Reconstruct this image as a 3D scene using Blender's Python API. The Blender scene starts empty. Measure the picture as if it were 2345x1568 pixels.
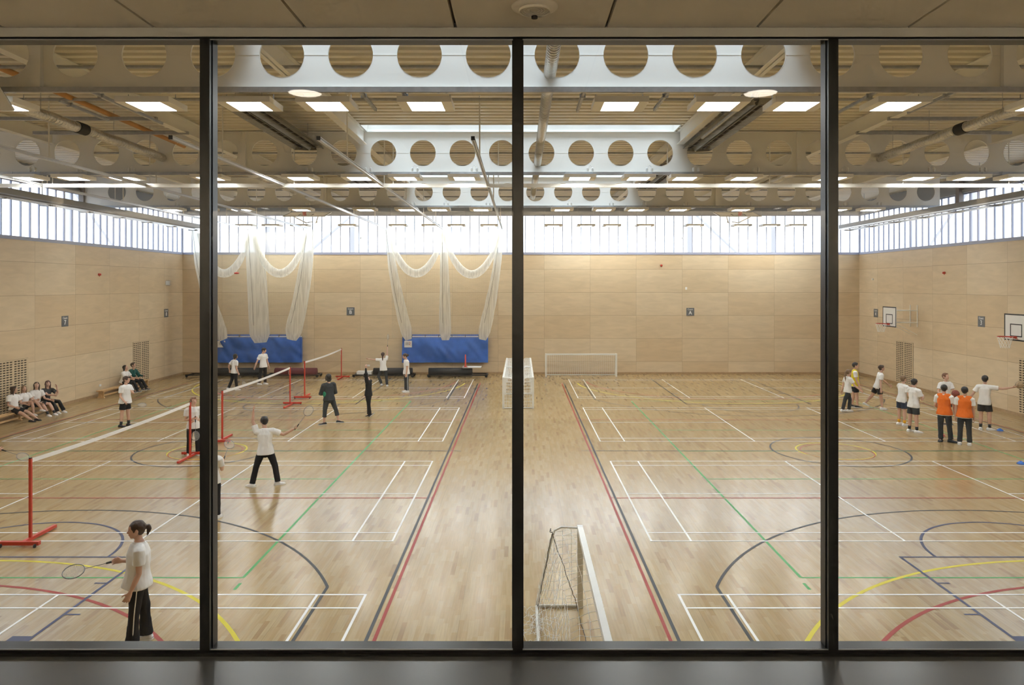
import bpy, math, random
from mathutils import Vector, Matrix, noise
random.seed(7)
C = bpy.context.scene.collection
PI = math.pi
F, XV, YH, H = 1664.0, 1192.0, 653.6, 4.73      # focal length in pixels, horizon point, eye height over the hall floor
X0, X1, Y0, Y1 = -18.0, 18.05, 2.98, 38.7         # the hall
DECK = H + 4.43                                   # underside of the roof deck
LAMP, PANE_E, PANE_T, SKY, DOWN, EXPO, FILL = 22.0, .55, .24, 5.2, 12.0, 1.18, 50.0
V = Vector
def floor_at(px, py):
    s = (py - YH) / H
    return V(((px - XV) / s, F / s, 0))

# ------------------------------------------------------------------ materials
def new_mat(name):
    m = bpy.data.materials.new(name); m.use_nodes = True
    nt = m.node_tree; nt.nodes.clear()
    out = nt.nodes.new('ShaderNodeOutputMaterial')
    return m, nt, out
def principled(name, col, rough=.5, metal=0, noise_amt=0, noise_scale=20, spec=.5, bump=0, coat=0, trans=0):
    m, nt, out = new_mat(name)
    b = nt.nodes.new('ShaderNodeBsdfPrincipled')
    b.inputs['Base Color'].default_value = (*col, 1)
    b.inputs['Roughness'].default_value = rough
    b.inputs['Metallic'].default_value = metal
    b.inputs['Specular IOR Level'].default_value = spec
    b.inputs['Coat Weight'].default_value = coat
    nt.links.new(b.outputs[0], out.inputs[0])
    if noise_amt or bump:
        tc = nt.nodes.new('ShaderNodeTexCoord'); n = nt.nodes.new('ShaderNodeTexNoise')
        n.inputs['Scale'].default_value = noise_scale; n.inputs['Detail'].default_value = 4
        nt.links.new(tc.outputs['Object'], n.inputs['Vector'])
        if noise_amt:
            r = nt.nodes.new('ShaderNodeValToRGB')
            a = [max(0, c*(1-noise_amt)) for c in col]; z = [min(1, c*(1+noise_amt)) for c in col]
            r.color_ramp.elements[0].position = .3; r.color_ramp.elements[0].color = (*a, 1)
            r.color_ramp.elements[1].position = .7; r.color_ramp.elements[1].color = (*z, 1)
            nt.links.new(n.outputs['Fac'], r.inputs[0]); nt.links.new(r.outputs[0], b.inputs['Base Color'])
        if bump:
            bp = nt.nodes.new('ShaderNodeBump'); bp.inputs['Strength'].default_value = bump; bp.inputs['Distance'].default_value = .02
            nt.links.new(n.outputs['Fac'], bp.inputs['Height']); nt.links.new(bp.outputs[0], b.inputs['Normal'])
    return m
def emission(name, col, strength):
    m, nt, out = new_mat(name)
    e = nt.nodes.new('ShaderNodeEmission'); e.inputs[0].default_value = (*col, 1); e.inputs[1].default_value = strength
    nt.links.new(e.outputs[0], out.inputs[0]); return m
def mth(nt, op, a, b=None, c=None):
    n = nt.nodes.new('ShaderNodeMath'); n.operation = op
    for i, v in enumerate((a, b, c)):
        if v is None: continue
        if isinstance(v, (int, float)): n.inputs[i].default_value = v
        else: nt.links.new(v, n.inputs[i])
    return n.outputs[0]
def mixc(nt, fac, a, b, mode='MIX'):
    n = nt.nodes.new('ShaderNodeMix'); n.data_type = 'RGBA'; n.blend_type = mode
    for sock, v in ((n.inputs[0], fac), (n.inputs[6], a), (n.inputs[7], b)):
        if isinstance(v, (int, float)): sock.default_value = v
        elif isinstance(v, tuple): sock.default_value = (*v, 1)
        else: nt.links.new(v, sock)
    return n.outputs[2]

def mat_floor():
    m, nt, out = new_mat('beech_strip_floor')
    tc = nt.nodes.new('ShaderNodeTexCoord'); sp = nt.nodes.new('ShaderNodeSeparateXYZ'); nt.links.new(tc.outputs['Object'], sp.inputs[0])
    x, y = sp.outputs[0], sp.outputs[1]
    row = mth(nt, 'FLOOR', mth(nt, 'DIVIDE', x, .072))
    w1 = nt.nodes.new('ShaderNodeTexWhiteNoise'); w1.noise_dimensions = '1D'; nt.links.new(row, w1.inputs['W'])
    u = mth(nt, 'ADD', mth(nt, 'DIVIDE', y, .52), mth(nt, 'MULTIPLY', w1.outputs['Value'], 9.0))
    cid = mth(nt, 'FLOOR', u)
    cb = nt.nodes.new('ShaderNodeCombineXYZ'); nt.links.new(row, cb.inputs[0]); nt.links.new(cid, cb.inputs[1])
    w2 = nt.nodes.new('ShaderNodeTexWhiteNoise'); w2.noise_dimensions = '2D'; nt.links.new(cb.outputs[0], w2.inputs['Vector'])
    r = nt.nodes.new('ShaderNodeValToRGB'); cr = r.color_ramp
    cr.elements[0].position = 0; cr.elements[0].color = FLOOR_A
    cr.elements[1].position = 1; cr.elements[1].color = FLOOR_D
    e = cr.elements.new(.12); e.color = FLOOR_B
    e = cr.elements.new(.7); e.color = FLOOR_C
    nt.links.new(w2.outputs['Value'], r.inputs[0])
    mp = nt.nodes.new('ShaderNodeMapping'); mp.inputs['Scale'].default_value = (30, 1.6, 1); nt.links.new(tc.outputs['Object'], mp.inputs[0])
    n = nt.nodes.new('ShaderNodeTexNoise'); n.inputs['Scale'].default_value = 1.3; n.inputs['Detail'].default_value = 5; nt.links.new(mp.outputs[0], n.inputs[0])
    g = nt.nodes.new('ShaderNodeMapRange'); g.inputs['From Min'].default_value = .3; g.inputs['From Max'].default_value = .7
    g.inputs['To Min'].default_value = .86; g.inputs['To Max'].default_value = 1.08; nt.links.new(n.outputs['Fac'], g.inputs[0])
    c = mixc(nt, 1.0, r.outputs[0], g.outputs[0], 'MULTIPLY')
    n2 = nt.nodes.new('ShaderNodeTexNoise'); n2.inputs['Scale'].default_value = .35; nt.links.new(tc.outputs['Object'], n2.inputs[0])
    g2 = nt.nodes.new('ShaderNodeMapRange'); g2.inputs['From Min'].default_value = .3; g2.inputs['From Max'].default_value = .7
    g2.inputs['To Min'].default_value = .94; g2.inputs['To Max'].default_value = 1.05; nt.links.new(n2.outputs['Fac'], g2.inputs[0])
    c = mixc(nt, 1.0, c, g2.outputs[0], 'MULTIPLY')
    fr = mth(nt, 'FRACT', mth(nt, 'DIVIDE', x, .864)); seam = mth(nt, 'LESS_THAN', fr, .007)
    c = mixc(nt, mth(nt, 'MULTIPLY', seam, .55), c, (.16, .11, .06))
    b = nt.nodes.new('ShaderNodeBsdfPrincipled'); nt.links.new(c, b.inputs['Base Color'])
    b.inputs['Roughness'].default_value = .21; b.inputs['Specular IOR Level'].default_value = .52
    nt.links.new(b.outputs[0], out.inputs[0]); return m
FLOOR_A = (.315, .195, .085, 1); FLOOR_B = (.375, .25, .11, 1); FLOOR_C = (.41, .29, .135, 1); FLOOR_D = (.44, .322, .16, 1)

def mat_ply(axis, off):
    """birch ply panels 2.45 x 1.225 m with open joints; axis = horizontal coordinate of the wall"""
    m, nt, out = new_mat('birch_plywood_panels')
    tc = nt.nodes.new('ShaderNodeTexCoord'); sp = nt.nodes.new('ShaderNodeSeparateXYZ'); nt.links.new(tc.outputs['Object'], sp.inputs[0])
    u = mth(nt, 'DIVIDE', mth(nt, 'ADD', sp.outputs[axis], off), 2.45)
    v = mth(nt, 'DIVIDE', mth(nt, 'ADD', sp.outputs[2], -.68), 1.225)
    cb = nt.nodes.new('ShaderNodeCombineXYZ'); nt.links.new(mth(nt, 'FLOOR', u), cb.inputs[0]); nt.links.new(mth(nt, 'FLOOR', v), cb.inputs[1])
    w = nt.nodes.new('ShaderNodeTexWhiteNoise'); w.noise_dimensions = '2D'; nt.links.new(cb.outputs[0], w.inputs['Vector'])
    c = mixc(nt, w.outputs['Value'], PLY_A, PLY_B)
    mp = nt.nodes.new('ShaderNodeMapping'); mp.inputs['Scale'].default_value = (.5, .5, 2.2); nt.links.new(tc.outputs['Object'], mp.inputs[0])
    ad = nt.nodes.new('ShaderNodeVectorMath'); ad.operation = 'ADD'; nt.links.new(mp.outputs[0], ad.inputs[0]); nt.links.new(w.outputs['Color'], ad.inputs[1])
    n = nt.nodes.new('ShaderNodeTexNoise'); n.inputs['Scale'].default_value = 2.2; n.inputs['Detail'].default_value = 7; n.inputs['Distortion'].default_value = .6
    nt.links.new(ad.outputs[0], n.inputs[0])
    g = nt.nodes.new('ShaderNodeMapRange'); g.inputs['From Min'].default_value = .3; g.inputs['From Max'].default_value = .7
    g.inputs['To Min'].default_value = .92; g.inputs['To Max'].default_value = 1.06; nt.links.new(n.outputs['Fac'], g.inputs[0])
    c = mixc(nt, 1.0, c, g.outputs[0], 'MULTIPLY')
    a = mth(nt, 'LESS_THAN', mth(nt, 'FRACT', u), .0045); b_ = mth(nt, 'LESS_THAN', mth(nt, 'FRACT', v), .012)
    c = mixc(nt, mth(nt, 'MULTIPLY', mth(nt, 'MAXIMUM', a, b_), .6), c, (.2, .14, .08))
    b = nt.nodes.new('ShaderNodeBsdfPrincipled'); nt.links.new(c, b.inputs['Base Color'])
    b.inputs['Roughness'].default_value = .5; b.inputs['Specular IOR Level'].default_value = .3
    nt.links.new(b.outputs[0], out.inputs[0]); return m
PLY_A = (.60, .455, .285); PLY_B = (.67, .54, .365)

def mat_pane(emit, through, col):
    """obscured channel glass: part of the daylight passes straight, the rest is scattered and glows"""
    m, nt, out = new_mat('obscured_channel_glass')
    t = nt.nodes.new('ShaderNodeBsdfTransparent'); e = nt.nodes.new('ShaderNodeEmission')
    e.inputs[0].default_value = (*col, 1); e.inputs[1].default_value = emit
    mx = nt.nodes.new('ShaderNodeMixShader'); mx.inputs[0].default_value = 1 - through
    nt.links.new(t.outputs[0], mx.inputs[1]); nt.links.new(e.outputs[0], mx.inputs[2]); nt.links.new(mx.outputs[0], out.inputs[0]); return m
def mat_glass():
    m, nt, out = new_mat('clear_window_glass')
    t = nt.nodes.new('ShaderNodeBsdfTransparent'); t.inputs[0].default_value = (.97, .98, .97, 1)
    g = nt.nodes.new('ShaderNodeBsdfGlossy'); g.inputs['Roughness'].default_value = .02
    f = nt.nodes.new('ShaderNodeFresnel'); f.inputs[0].default_value = 1.5
    mx = nt.nodes.new('ShaderNodeMixShader'); nt.links.new(f.outputs[0], mx.inputs[0])
    nt.links.new(t.outputs[0], mx.inputs[1]); nt.links.new(g.outputs[0], mx.inputs[2]); nt.links.new(mx.outputs[0], out.inputs[0]); return m
def mat_net(col, cell, thick, extra=0.0, axes=(0, 2)):
    """knotted net: procedural square mesh, open between the cords"""
    m, nt, out = new_mat('knotted_net')
    tc = nt.nodes.new('ShaderNodeTexCoord'); sp = nt.nodes.new('ShaderNodeSeparateXYZ'); nt.links.new(tc.outputs['Object'], sp.inputs[0])
    a = mth(nt, 'LESS_THAN', mth(nt, 'FRACT', mth(nt, 'DIVIDE', sp.outputs[axes[0]], cell)), thick / cell)
    b = mth(nt, 'LESS_THAN', mth(nt, 'FRACT', mth(nt, 'DIVIDE', sp.outputs[axes[1]], cell)), thick / cell)
    k = mth(nt, 'MAXIMUM', mth(nt, 'MAXIMUM', a, b), extra)
    d = nt.nodes.new('ShaderNodeBsdfDiffuse'); d.inputs[0].default_value = (*col, 1)
    t = nt.nodes.new('ShaderNodeBsdfTransparent'); mx = nt.nodes.new('ShaderNodeMixShader')
    nt.links.new(k, mx.inputs[0]); nt.links.new(t.outputs[0], mx.inputs[1]); nt.links.new(d.outputs[0], mx.inputs[2]); nt.links.new(mx.outputs[0], out.inputs[0]); return m
def mat_bunch():
    """gathered white netting: dense but slightly see-through"""
    m, nt, out = new_mat('gathered_white_netting')
    tc = nt.nodes.new('ShaderNodeTexCoord'); n = nt.nodes.new('ShaderNodeTexNoise'); mp = nt.nodes.new('ShaderNodeMapping')
    mp.inputs['Scale'].default_value = (9, 9, .5); nt.links.new(tc.outputs['Object'], mp.inputs[0]); nt.links.new(mp.outputs[0], n.inputs[0])
    n.inputs['Scale'].default_value = 1.6; n.inputs['Detail'].default_value = 3
    g = nt.nodes.new('ShaderNodeMapRange'); g.inputs['From Min'].default_value = .35; g.inputs['From Max'].default_value = .65
    g.inputs['To Min'].default_value = .52; g.inputs['To Max'].default_value = .70; nt.links.new(n.outputs['Fac'], g.inputs[0])
    d = nt.nodes.new('ShaderNodeBsdfDiffuse'); d.inputs[0].default_value = (.88, .86, .78, 1)
    tl = nt.nodes.new('ShaderNodeBsdfTranslucent'); tl.inputs[0].default_value = (.92, .91, .85, 1)
    m1 = nt.nodes.new('ShaderNodeMixShader'); m1.inputs[0].default_value = .55; nt.links.new(d.outputs[0], m1.inputs[1]); nt.links.new(tl.outputs[0], m1.inputs[2])
    t = nt.nodes.new('ShaderNodeBsdfTransparent'); mx = nt.nodes.new('ShaderNodeMixShader')
    nt.links.new(g.outputs[0], mx.inputs[0]); nt.links.new(t.outputs[0], mx.inputs[1]); nt.links.new(m1.outputs[0], mx.inputs[2]); nt.links.new(mx.outputs[0], out.inputs[0]); return m

# ------------------------------------------------------------------ mesh building
class MB:
    def __init__(s): s.v, s.f, s.mi, s.sm = [], [], [], []
    def add(s, vs, fs, mi=0, smooth=False):
        o = len(s.v); s.v += [tuple(p) for p in vs]
        for f in fs: s.f.append(tuple(i + o for i in f)); s.mi.append(mi); s.sm.append(smooth)
    def quad(s, a, b, c, d, mi=0): s.add([a, b, c, d], [(0, 1, 2, 3)], mi)
    def box(s, lo, hi, mi=0):
        (x0, y0, z0), (x1, y1, z1) = lo, hi
        vs = [(x0,y0,z0),(x1,y0,z0),(x1,y1,z0),(x0,y1,z0),(x0,y0,z1),(x1,y0,z1),(x1,y1,z1),(x0,y1,z1)]
        s.add(vs, [(0,3,2,1),(4,5,6,7),(0,1,5,4),(1,2,6,5),(2,3,7,6),(3,0,4,7)], mi)
    def cbox(s, c, sz, mi=0): s.box([c[i]-sz[i]/2 for i in range(3)], [c[i]+sz[i]/2 for i in range(3)], mi)
    def tube(s, pts, rad, n=8, mi=0, cap=True, smooth=True, side=None, round_ends=False):
        """tube through pts; rad = number, list, or list of (ra, rb) for elliptical rings with `side` as the first axis"""
        pts = [V(p) for p in pts]; k = len(pts)
        if not isinstance(rad, (list, tuple)): rad = [rad]*k
        rad = [(r, r) if isinstance(r, (int, float)) else r for r in rad]
        if round_ends:
            P, R = [], []
            d0 = (pts[1]-pts[0]).normalized(); d1 = (pts[-1]-pts[-2]).normalized()
            for t in (1.0, .7): c = math.sqrt(max(0, 1-t*t)); P.append(pts[0]-d0*t*min(rad[0])); R.append((max(rad[0][0]*c, 1e-4), max(rad[0][1]*c, 1e-4)))
            P += pts; R += rad
            for t in (.7, 1.0): c = math.sqrt(max(0, 1-t*t)); P.append(pts[-1]+d1*t*min(rad[-1])); R.append((max(rad[-1][0]*c, 1e-4), max(rad[-1][1]*c, 1e-4)))
            pts, rad, k = P, R, len(P)
        vs = []; prev = None
        for i, p in enumerate(pts):
            d = (pts[min(i+1, k-1)] - pts[max(i-1, 0)])
            d = d.normalized() if d.length > 1e-9 else V((0,0,1))
            if side is not None: a = V(side)
            elif prev is not None: a = prev
            else: a = V((0,0,1)) if abs(d.z) < .9 else V((1,0,0))
            a = a - d*a.dot(d)
            if a.length < 1e-6: a = d.orthogonal()
            a.normalize(); b = d.cross(a); prev = a
            for j in range(n):
                t = 2*PI*j/n; vs.append(p + a*math.cos(t)*rad[i][0] + b*math.sin(t)*rad[i][1])
        fs = [(i*n+j, i*n+(j+1) % n, (i+1)*n+(j+1) % n, (i+1)*n+j) for i in range(k-1) for j in range(n)]
        s.add(vs, fs, mi, smooth)
        if cap: s.add(vs[:n], [tuple(reversed(range(n)))], mi); s.add(vs[-n:], [tuple(range(n))], mi)
        # shared caps are needed for closed volumes
        return s
    def closed_tube(s, pts, rad, n=12, side=None, round_ends=True, mi=0):
        m = MB(); m.tube(pts, rad, n, 0, False, True, side, round_ends)
        k = len(m.v)//n; o = len(m.v)
        m.f.append(tuple(reversed(range(n)))); m.mi.append(0); m.sm.append(True)
        m.f.append(tuple(range((k-1)*n, k*n))); m.mi.append(0); m.sm.append(True)
        s.add(m.v, m.f, mi, True)
    def ellipsoid(s, c, ax, n=14, m=10, mi=0):
        """ax = three axis vectors with their radii as lengths"""
        c = V(c); ax = [V(a) for a in ax]; vs = [c - ax[2]]
        for i in range(1, m):
            t = PI*i/m
            for j in range(n):
                p = 2*PI*j/n; vs.append(c + ax[0]*math.sin(t)*math.cos(p) + ax[1]*math.sin(t)*math.sin(p) - ax[2]*math.cos(t))
        vs.append(c + ax[2]); L = len(vs)-1; fs = []
        for j in range(n):
            fs.append((0, 1+(j+1) % n, 1+j)); fs.append((L, L-n+j, L-n+(j+1) % n))
        for i in range(m-2):
            for j in range(n): fs.append((1+i*n+j, 1+i*n+(j+1) % n, 1+(i+1)*n+(j+1) % n, 1+(i+1)*n+j))
        s.add(vs, fs, mi, True)
    def lathe(s, c, prof, n=20, mi=0, axis=(0,0,1)):
        c = V(c); z = V(axis).normalized(); a = z.orthogonal().normalized(); b = z.cross(a); vs = []
        for r, h in prof:
            for j in range(n): t = 2*PI*j/n; vs.append(c + a*r*math.cos(t) + b*r*math.sin(t) + z*h)
        k = len(prof); fs = [(i*n+j, i*n+(j+1) % n, (i+1)*n+(j+1) % n, (i+1)*n+j) for i in range(k-1) for j in range(n)]
        s.add(vs, fs, mi, True)
    def mesh(s, name, mats):
        me = bpy.data.meshes.new(name); me.from_pydata(s.v, [], s.f)
        for m in (mats if isinstance(mats, (list, tuple)) else [mats]): me.materials.append(m)
        me.polygons.foreach_set('material_index', s.mi); me.polygons.foreach_set('use_smooth', s.sm); me.update(); return me
    def build(s, name, mats, parent=None, origin=None):
        if origin is not None: s.v = [(p[0]-origin[0], p[1]-origin[1], p[2]-origin[2]) for p in s.v]
        o = bpy.data.objects.new(name, s.mesh(name, mats)); C.objects.link(o)
        if parent is not None: o.parent = parent
        elif origin is not None: o.location = origin
        return o
def tag(o, label=None, cat=None, group=None, kind=None):
    if label: o['label'] = label
    if cat: o['category'] = cat
    if group: o['group'] = group
    if kind: o['kind'] = kind
    return o
def thing(name, label, cat, loc=(0,0,0), rz=0, group=None):
    o = bpy.data.objects.new(name, None); C.objects.link(o); o.location = loc; o.rotation_euler = (0,0,rz); o.empty_display_size = .2
    return tag(o, label, cat, group)
def struct(name, mb, mats, parent=None):
    o = mb.build(name, mats, parent)
    if parent is None: o['kind'] = 'structure'
    return o
def copy_tree(o, parent=None):
    c = o.copy(); C.objects.link(c); c.parent = parent
    for ch in list(o.children): copy_tree(ch, c)
    return c
PENDING = []
def fuse(mb, name, mat, parent, voxel, smooth=3, disp=0, dscale=.08):
    """one continuous skin from overlapping closed volumes (all of them evaluated together in fuse_all)"""
    o = bpy.data.objects.new(name, mb.mesh(name, mat)); C.objects.link(o); o.parent = parent
    r = o.modifiers.new('r', 'REMESH'); r.mode = 'VOXEL'; r.voxel_size = voxel; r.use_smooth_shade = True
    if smooth: k = o.modifiers.new('s', 'SMOOTH'); k.factor = .6; k.iterations = smooth
    PENDING.append((o, mat, disp, dscale)); return o
def fuse_all():
    dg = bpy.context.evaluated_depsgraph_get(); dg.update()
    out = [bpy.data.meshes.new_from_object(o.evaluated_get(dg)) for o, *_ in PENDING]
    for (o, mat, disp, ds), me in zip(PENDING, out):
        old = o.data; o.modifiers.clear(); me.name = old.name; o.data = me; bpy.data.meshes.remove(old)
        if disp:
            co = [0.0]*(3*len(me.vertices)); no = co[:]; me.vertices.foreach_get('co', co); me.vertices.foreach_get('normal', no); N = noise.noise
            for i in range(0, len(co), 3):
                q = disp*N((co[i]/ds, co[i+1]/ds, co[i+2]/(ds*1.6))) + .45*disp*N((co[i]/ds*2.6, co[i+1]/ds*2.6, co[i+2]/ds*1.3 + co[i]/ds*1.5)); co[i] += no[i]*q; co[i+1] += no[i+1]*q; co[i+2] += no[i+2]*q
            me.vertices.foreach_set('co', co)
        me.materials.clear(); me.materials.append(mat); me.polygons.foreach_set('use_smooth', [True]*len(me.polygons)); me.polygons.foreach_set('material_index', [0]*len(me.polygons)); me.update()
# ------------------------------------------------------------------ shared materials
M = {}
M['floor'] = mat_floor()
M['line_white'] = principled('white_court_paint', (.86,.85,.82), .4)
M['line_black'] = principled('dark_grey_court_paint', (.03,.033,.035), .36, spec=.25)
M['line_red'] = principled('red_court_paint', (.34,.035,.02), .38, spec=.25)
M['line_green'] = principled('green_court_paint', (.08,.36,.11), .38, spec=.25)
M['line_yellow'] = principled('yellow_court_paint', (.66,.56,.03), .38, spec=.25)
M['line_blue'] = principled('slate_blue_court_paint', (.05,.058,.12), .38, spec=.25)
M['ply_y'] = mat_ply(1, .02); M['ply_x'] = mat_ply(0, -1.256)
M['skirt'] = principled('oak_skirting', (.38,.25,.13), .45, noise_amt=.15, noise_scale=8)
M['paint'] = principled('cream_white_steel_paint', (.88,.86,.81), .5, spec=.3)
M['deck'] = principled('cream_roof_deck_paint', (.78,.73,.61), .42, spec=.4)
M['galv'] = principled('galvanised_steel', (.42,.43,.45), .45, metal=.4, noise_amt=.12, noise_scale=9)
M['alu'] = principled('brushed_aluminium', (.72,.73,.74), .35, metal=.7)
M['grey'] = principled('grey_fascia_paint', (.33,.35,.38), .5)
M['bar'] = principled('pale_grey_glazing_bar', (.33,.35,.45), .5)
M['black'] = principled('black_powder_coat', (.012,.012,.011), .4)
M['blackmat'] = principled('matt_black', (.02,.02,.02), .7)
M['white'] = principled('white_plastic', (.8,.8,.78), .4)
M['lamp'] = emission('lit_lamp_diffuser', (.97, 1, 1), LAMP)
M['pane'] = mat_pane(PANE_E, PANE_T, (.80,.87,1)); M['glass'] = mat_glass()
M['red'] = principled('red_enamel', (.55,.045,.02), .35)
M['column'] = principled('weathered_steel_column', (.30,.27,.25), .6)
M['dark'] = principled('dark_void', (.03,.022,.015), .8)
M['slot'] = principled('beech_slot_panel', (.60,.47,.30), .5, noise_amt=.08, noise_scale=5)
M['heater'] = principled('grey_perforated_steel', (.34,.33,.29), .45, metal=.4, noise_amt=.25, noise_scale=60)
M['orange'] = principled('ochre_pipe_paint', (.55,.27,.08), .5)
M['foil'] = principled('foil_spiral_duct', (.62,.60,.55), .3, metal=.75, noise_amt=.2, noise_scale=25)

# ------------------------------------------------------------------ floor with its painted courts
fl = MB()
fl.box((X0-.3, Y0-.4, -.2), (X1+.3, Y1+.3, 0))
LM = {'w': 1, 'k': 2, 'r': 3, 'g': 4, 'y': 5, 'b': 6}
ZL0 = {'g': .0012, 'y': .0016, 'r': .0020, 'k': .0024, 'b': .0028, 'w': .0032}; NL = [0]
def zl(c):
    NL[0] += 1; return ZL0[c] + (NL[0] % 17)*.000017
def ln(x0, y0, x1, y1, c, w=.05):
    a, b = V((x0, y0, 0)), V((x1, y1, 0)); d = (b-a).normalized(); n = V((-d.y, d.x, 0))*w/2; z = V((0,0,zl(c)))
    fl.quad(a-n+z, b-n+z, b+n+z, a+n+z, LM[c])
def arc(cx, cy, r, a0, a1, c, w=.05, n=48):
    vs, fs = [], []; zz = zl(c)
    for i in range(n+1):
        t = math.radians(a0 + (a1-a0)*i/n)
        for q in (r-w/2, r+w/2): vs.append((cx+q*math.cos(t), cy+q*math.sin(t), zz))
    for i in range(n): fs.append((2*i, 2*i+1, 2*i+3, 2*i+2))
    fl.add(vs, fs, LM[c])
CY = 20.8
for sg in (-1, 1):
    xi, xo = (-2.35, -15.75) if sg < 0 else (2.40, 15.80)      # inner and outer back lines
    cx = (xi+xo)/2; u = 1 if sg < 0 else -1                     # u points to the middle of the hall
    for (ya, yb) in ((5.02, 11.12), (13.45, 19.57), (22.05, 28.15), (30.52, 36.62)):
        w = .04
        for y in (ya, yb, ya+.46, yb-.46): ln(min(xi, xo), y, max(xi, xo), y, 'w', w)
        for x in (xi-u*w/2, xo+u*w/2, xi-u*.76, xo+u*.76, cx-1.98, cx+1.98): ln(x, ya, x, yb, 'w', w)
        ym = (ya+yb)/2
        ln(xi, ym, cx+u*1.98, ym, 'w', w); ln(xo, ym, cx-u*1.98, ym, 'w', w)
    ex = lambda d: cx + u*d                                     # d metres from the court centre line towards the hall middle
    for s2 in (1, -1):
        ln(ex(s2*6.99), 5.6 if s2 > 0 else 6.6, ex(s2*6.99), 35.1, 'k'); ln(ex(s2*7.1), 5.0, ex(s2*7.1), 35.25, 'r')
        ln(ex(s2*4.56), 11.77, ex(s2*4.56), 29.77, 'g')
        ln(ex(s2*6.02), 4.0, ex(s2*6.02), 11.4, 'k'); ln(ex(s2*6.02), 30.2, ex(s2*6.02), 35.2, 'k')
        ln(ex(s2*4.6), 11.3, ex(s2*4.6), 11.55, 'g')
    for y in (11.77, 17.77, 20.77, 23.77, 29.77): ln(ex(-4.56), y, ex(4.56), y, 'g', .045)
    ln(ex(-7.9), CY, ex(7.35), CY, 'k')
    for y in (16.18, 25.6): ln(ex(-7.1), y, ex(7.1), y, 'r')
    arc(cx, CY, 1.85, 0, 360, 'k', .05, 64); arc(cx+.1*u, CY, 1.05, 0, 360, 'y', .05, 48); arc(cx+.1*u, CY-.12, .98, 0, 360, 'r', .03, 48)
    def both(fn):
        for mir in (False, True): fn(lambda y: (2*CY-y) if mir else y, -1 if mir else 1)
    def ends(Y, sy):
        a = math.degrees(math.acos(6.02/6.6))
        arc(cx, Y(8.7), 6.6, *( (a, 180-a) if sy > 0 else (-180+a, -a)), 'k', .05, 64)
        k = 'b' if sy > 0 else 'k'
        for s2 in (1, -1):
            ln(ex(s2*2.48), Y(12.68), ex(s2*2.5), Y(4.5), k)
            for q in (11.55, 10.45): ln(ex(s2*2.48), Y(q), ex(s2*2.28 if q > 11 else s2*2.72), Y(q), k, .04)
            ln(ex(s2*2.49), Y(9.72), ex(s2*2.2), Y(9.72), k, .16)
        ln(ex(-2.5), Y(12.66), ex(2.5), Y(12.66), k)
        arc(cx, Y(12.66), 1.86, *((0, 180) if sy > 0 else (180, 360)), k)
        arc(cx, Y(6.15), 6.35, *((2, 178) if sy > 0 else (182, 358)), 'y', .06, 72)
        arc(cx, Y(5.65), 5.86, *((2, 178) if sy > 0 else (182, 358)), 'r', .06, 72)
    both(ends)
fo = struct('floor', fl, [M['floor'], M['line_white'], M['line_black'], M['line_red'], M['line_green'], M['line_yellow'], M['line_blue']])

# ------------------------------------------------------------------ walls
WB, WT = 6.40, 8.50                                # clerestory sill and head
def solid_wall(name, lo, hi, mat):
    m = MB(); m.box(lo, hi); return struct(name, m, mat)
T = .25
solid_wall('wall_left', (X0-T, Y0-.2, -.2), (X0, Y1+T, WB), M['ply_y'])
solid_wall('wall_right', (X1, Y0-.2, -.2), (X1+T, Y1+T, WB), M['ply_y'])
solid_wall('wall_far', (X0-T, Y1, -.2), (X1+T, Y1+T, WB), M['ply_x'])
m = MB()
m.box((X0-T, Y0-.02, -.2), (X1+T, Y0+.02, H-1.72)); m.box((X0-T, Y0-.02, H+1.02), (X1+T, Y0+.02, DECK+.5))
m.box((X0-T, Y0-.02, H-1.72), (-5.0, Y0+.02, H+1.02)); m.box((5.0, Y0-.02, H-1.72), (X1+T, Y0+.02, H+1.02))
struct('wall_near', m, M['ply_x'])
m = MB()
m.box((X0-T, Y0, WT), (X0, Y1+T, DECK+.4)); m.box((X1, Y0, WT), (X1+T, Y1+T, DECK+.4)); m.box((X0, Y1, WT), (X1, Y1+T, DECK+.4))
m.box((X0, Y1-.08, WT-.02), (X1, Y1, WT+.12)); m.box((X0, Y0, WT-.02), (X0+.08, Y1, WT+.12)); m.box((X1-.08, Y0, WT-.02), (X1, Y1, WT+.12))
struct('trim_1', m, M['grey'])
for nm, lo, hi in (('left', (X0, Y0, 0), (X0+.02, Y1, .12)), ('right', (X1-.02, Y0, 0), (X1, Y1, .12)), ('far', (X0, Y1-.02, 0), (X1, Y1, .12))):
    m = MB(); m.box(lo, hi); struct('baseboard_'+nm, m, M['skirt'])
# ------------------------------------------------------------------ clerestory windows
def clerestory(n, a, b, along, fixed, inward):
    """n = window number; a..b along the axis; fixed = plane of the panes"""
    root = MB()
    def P(t, w, z): return (t, fixed + inward*w, z) if along == 'x' else (fixed + inward*w, t, z)
    def bx(t0, t1, w0, w1, z0, z1):
        p, q = P(t0, w0, z0), P(t1, w1, z1); root.box([min(p[i], q[i]) for i in range(3)], [max(p[i], q[i]) for i in range(3)])
    bx(a, b, -.06, .05, WB, WB+.10); bx(a, b, -.05, .09, WB-.03, WB+.02); bx(a, b, -.05, .04, WT-.06, WT)
    k = int(round((b-a)/.497)); st = (b-a)/k
    for i in range(k+1): bx(a+i*st-.018, a+i*st+.018, -.02, .045, WB, WT)
    o = struct('window_%d' % n, root, M['bar'])
    pm = MB(); p, q = P(a, -.03, WB), P(b, -.03, WT)
    pm.quad(p, (q[0], q[1], p[2]), q, (p[0], p[1], q[2]))
    pn = pm.build('pane', M['pane'], o); return o
clerestory(1, X0, X1, 'x', Y1+.06, -1)
clerestory(2, Y0+.3, Y1, 'y', X0-.06, 1)
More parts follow.
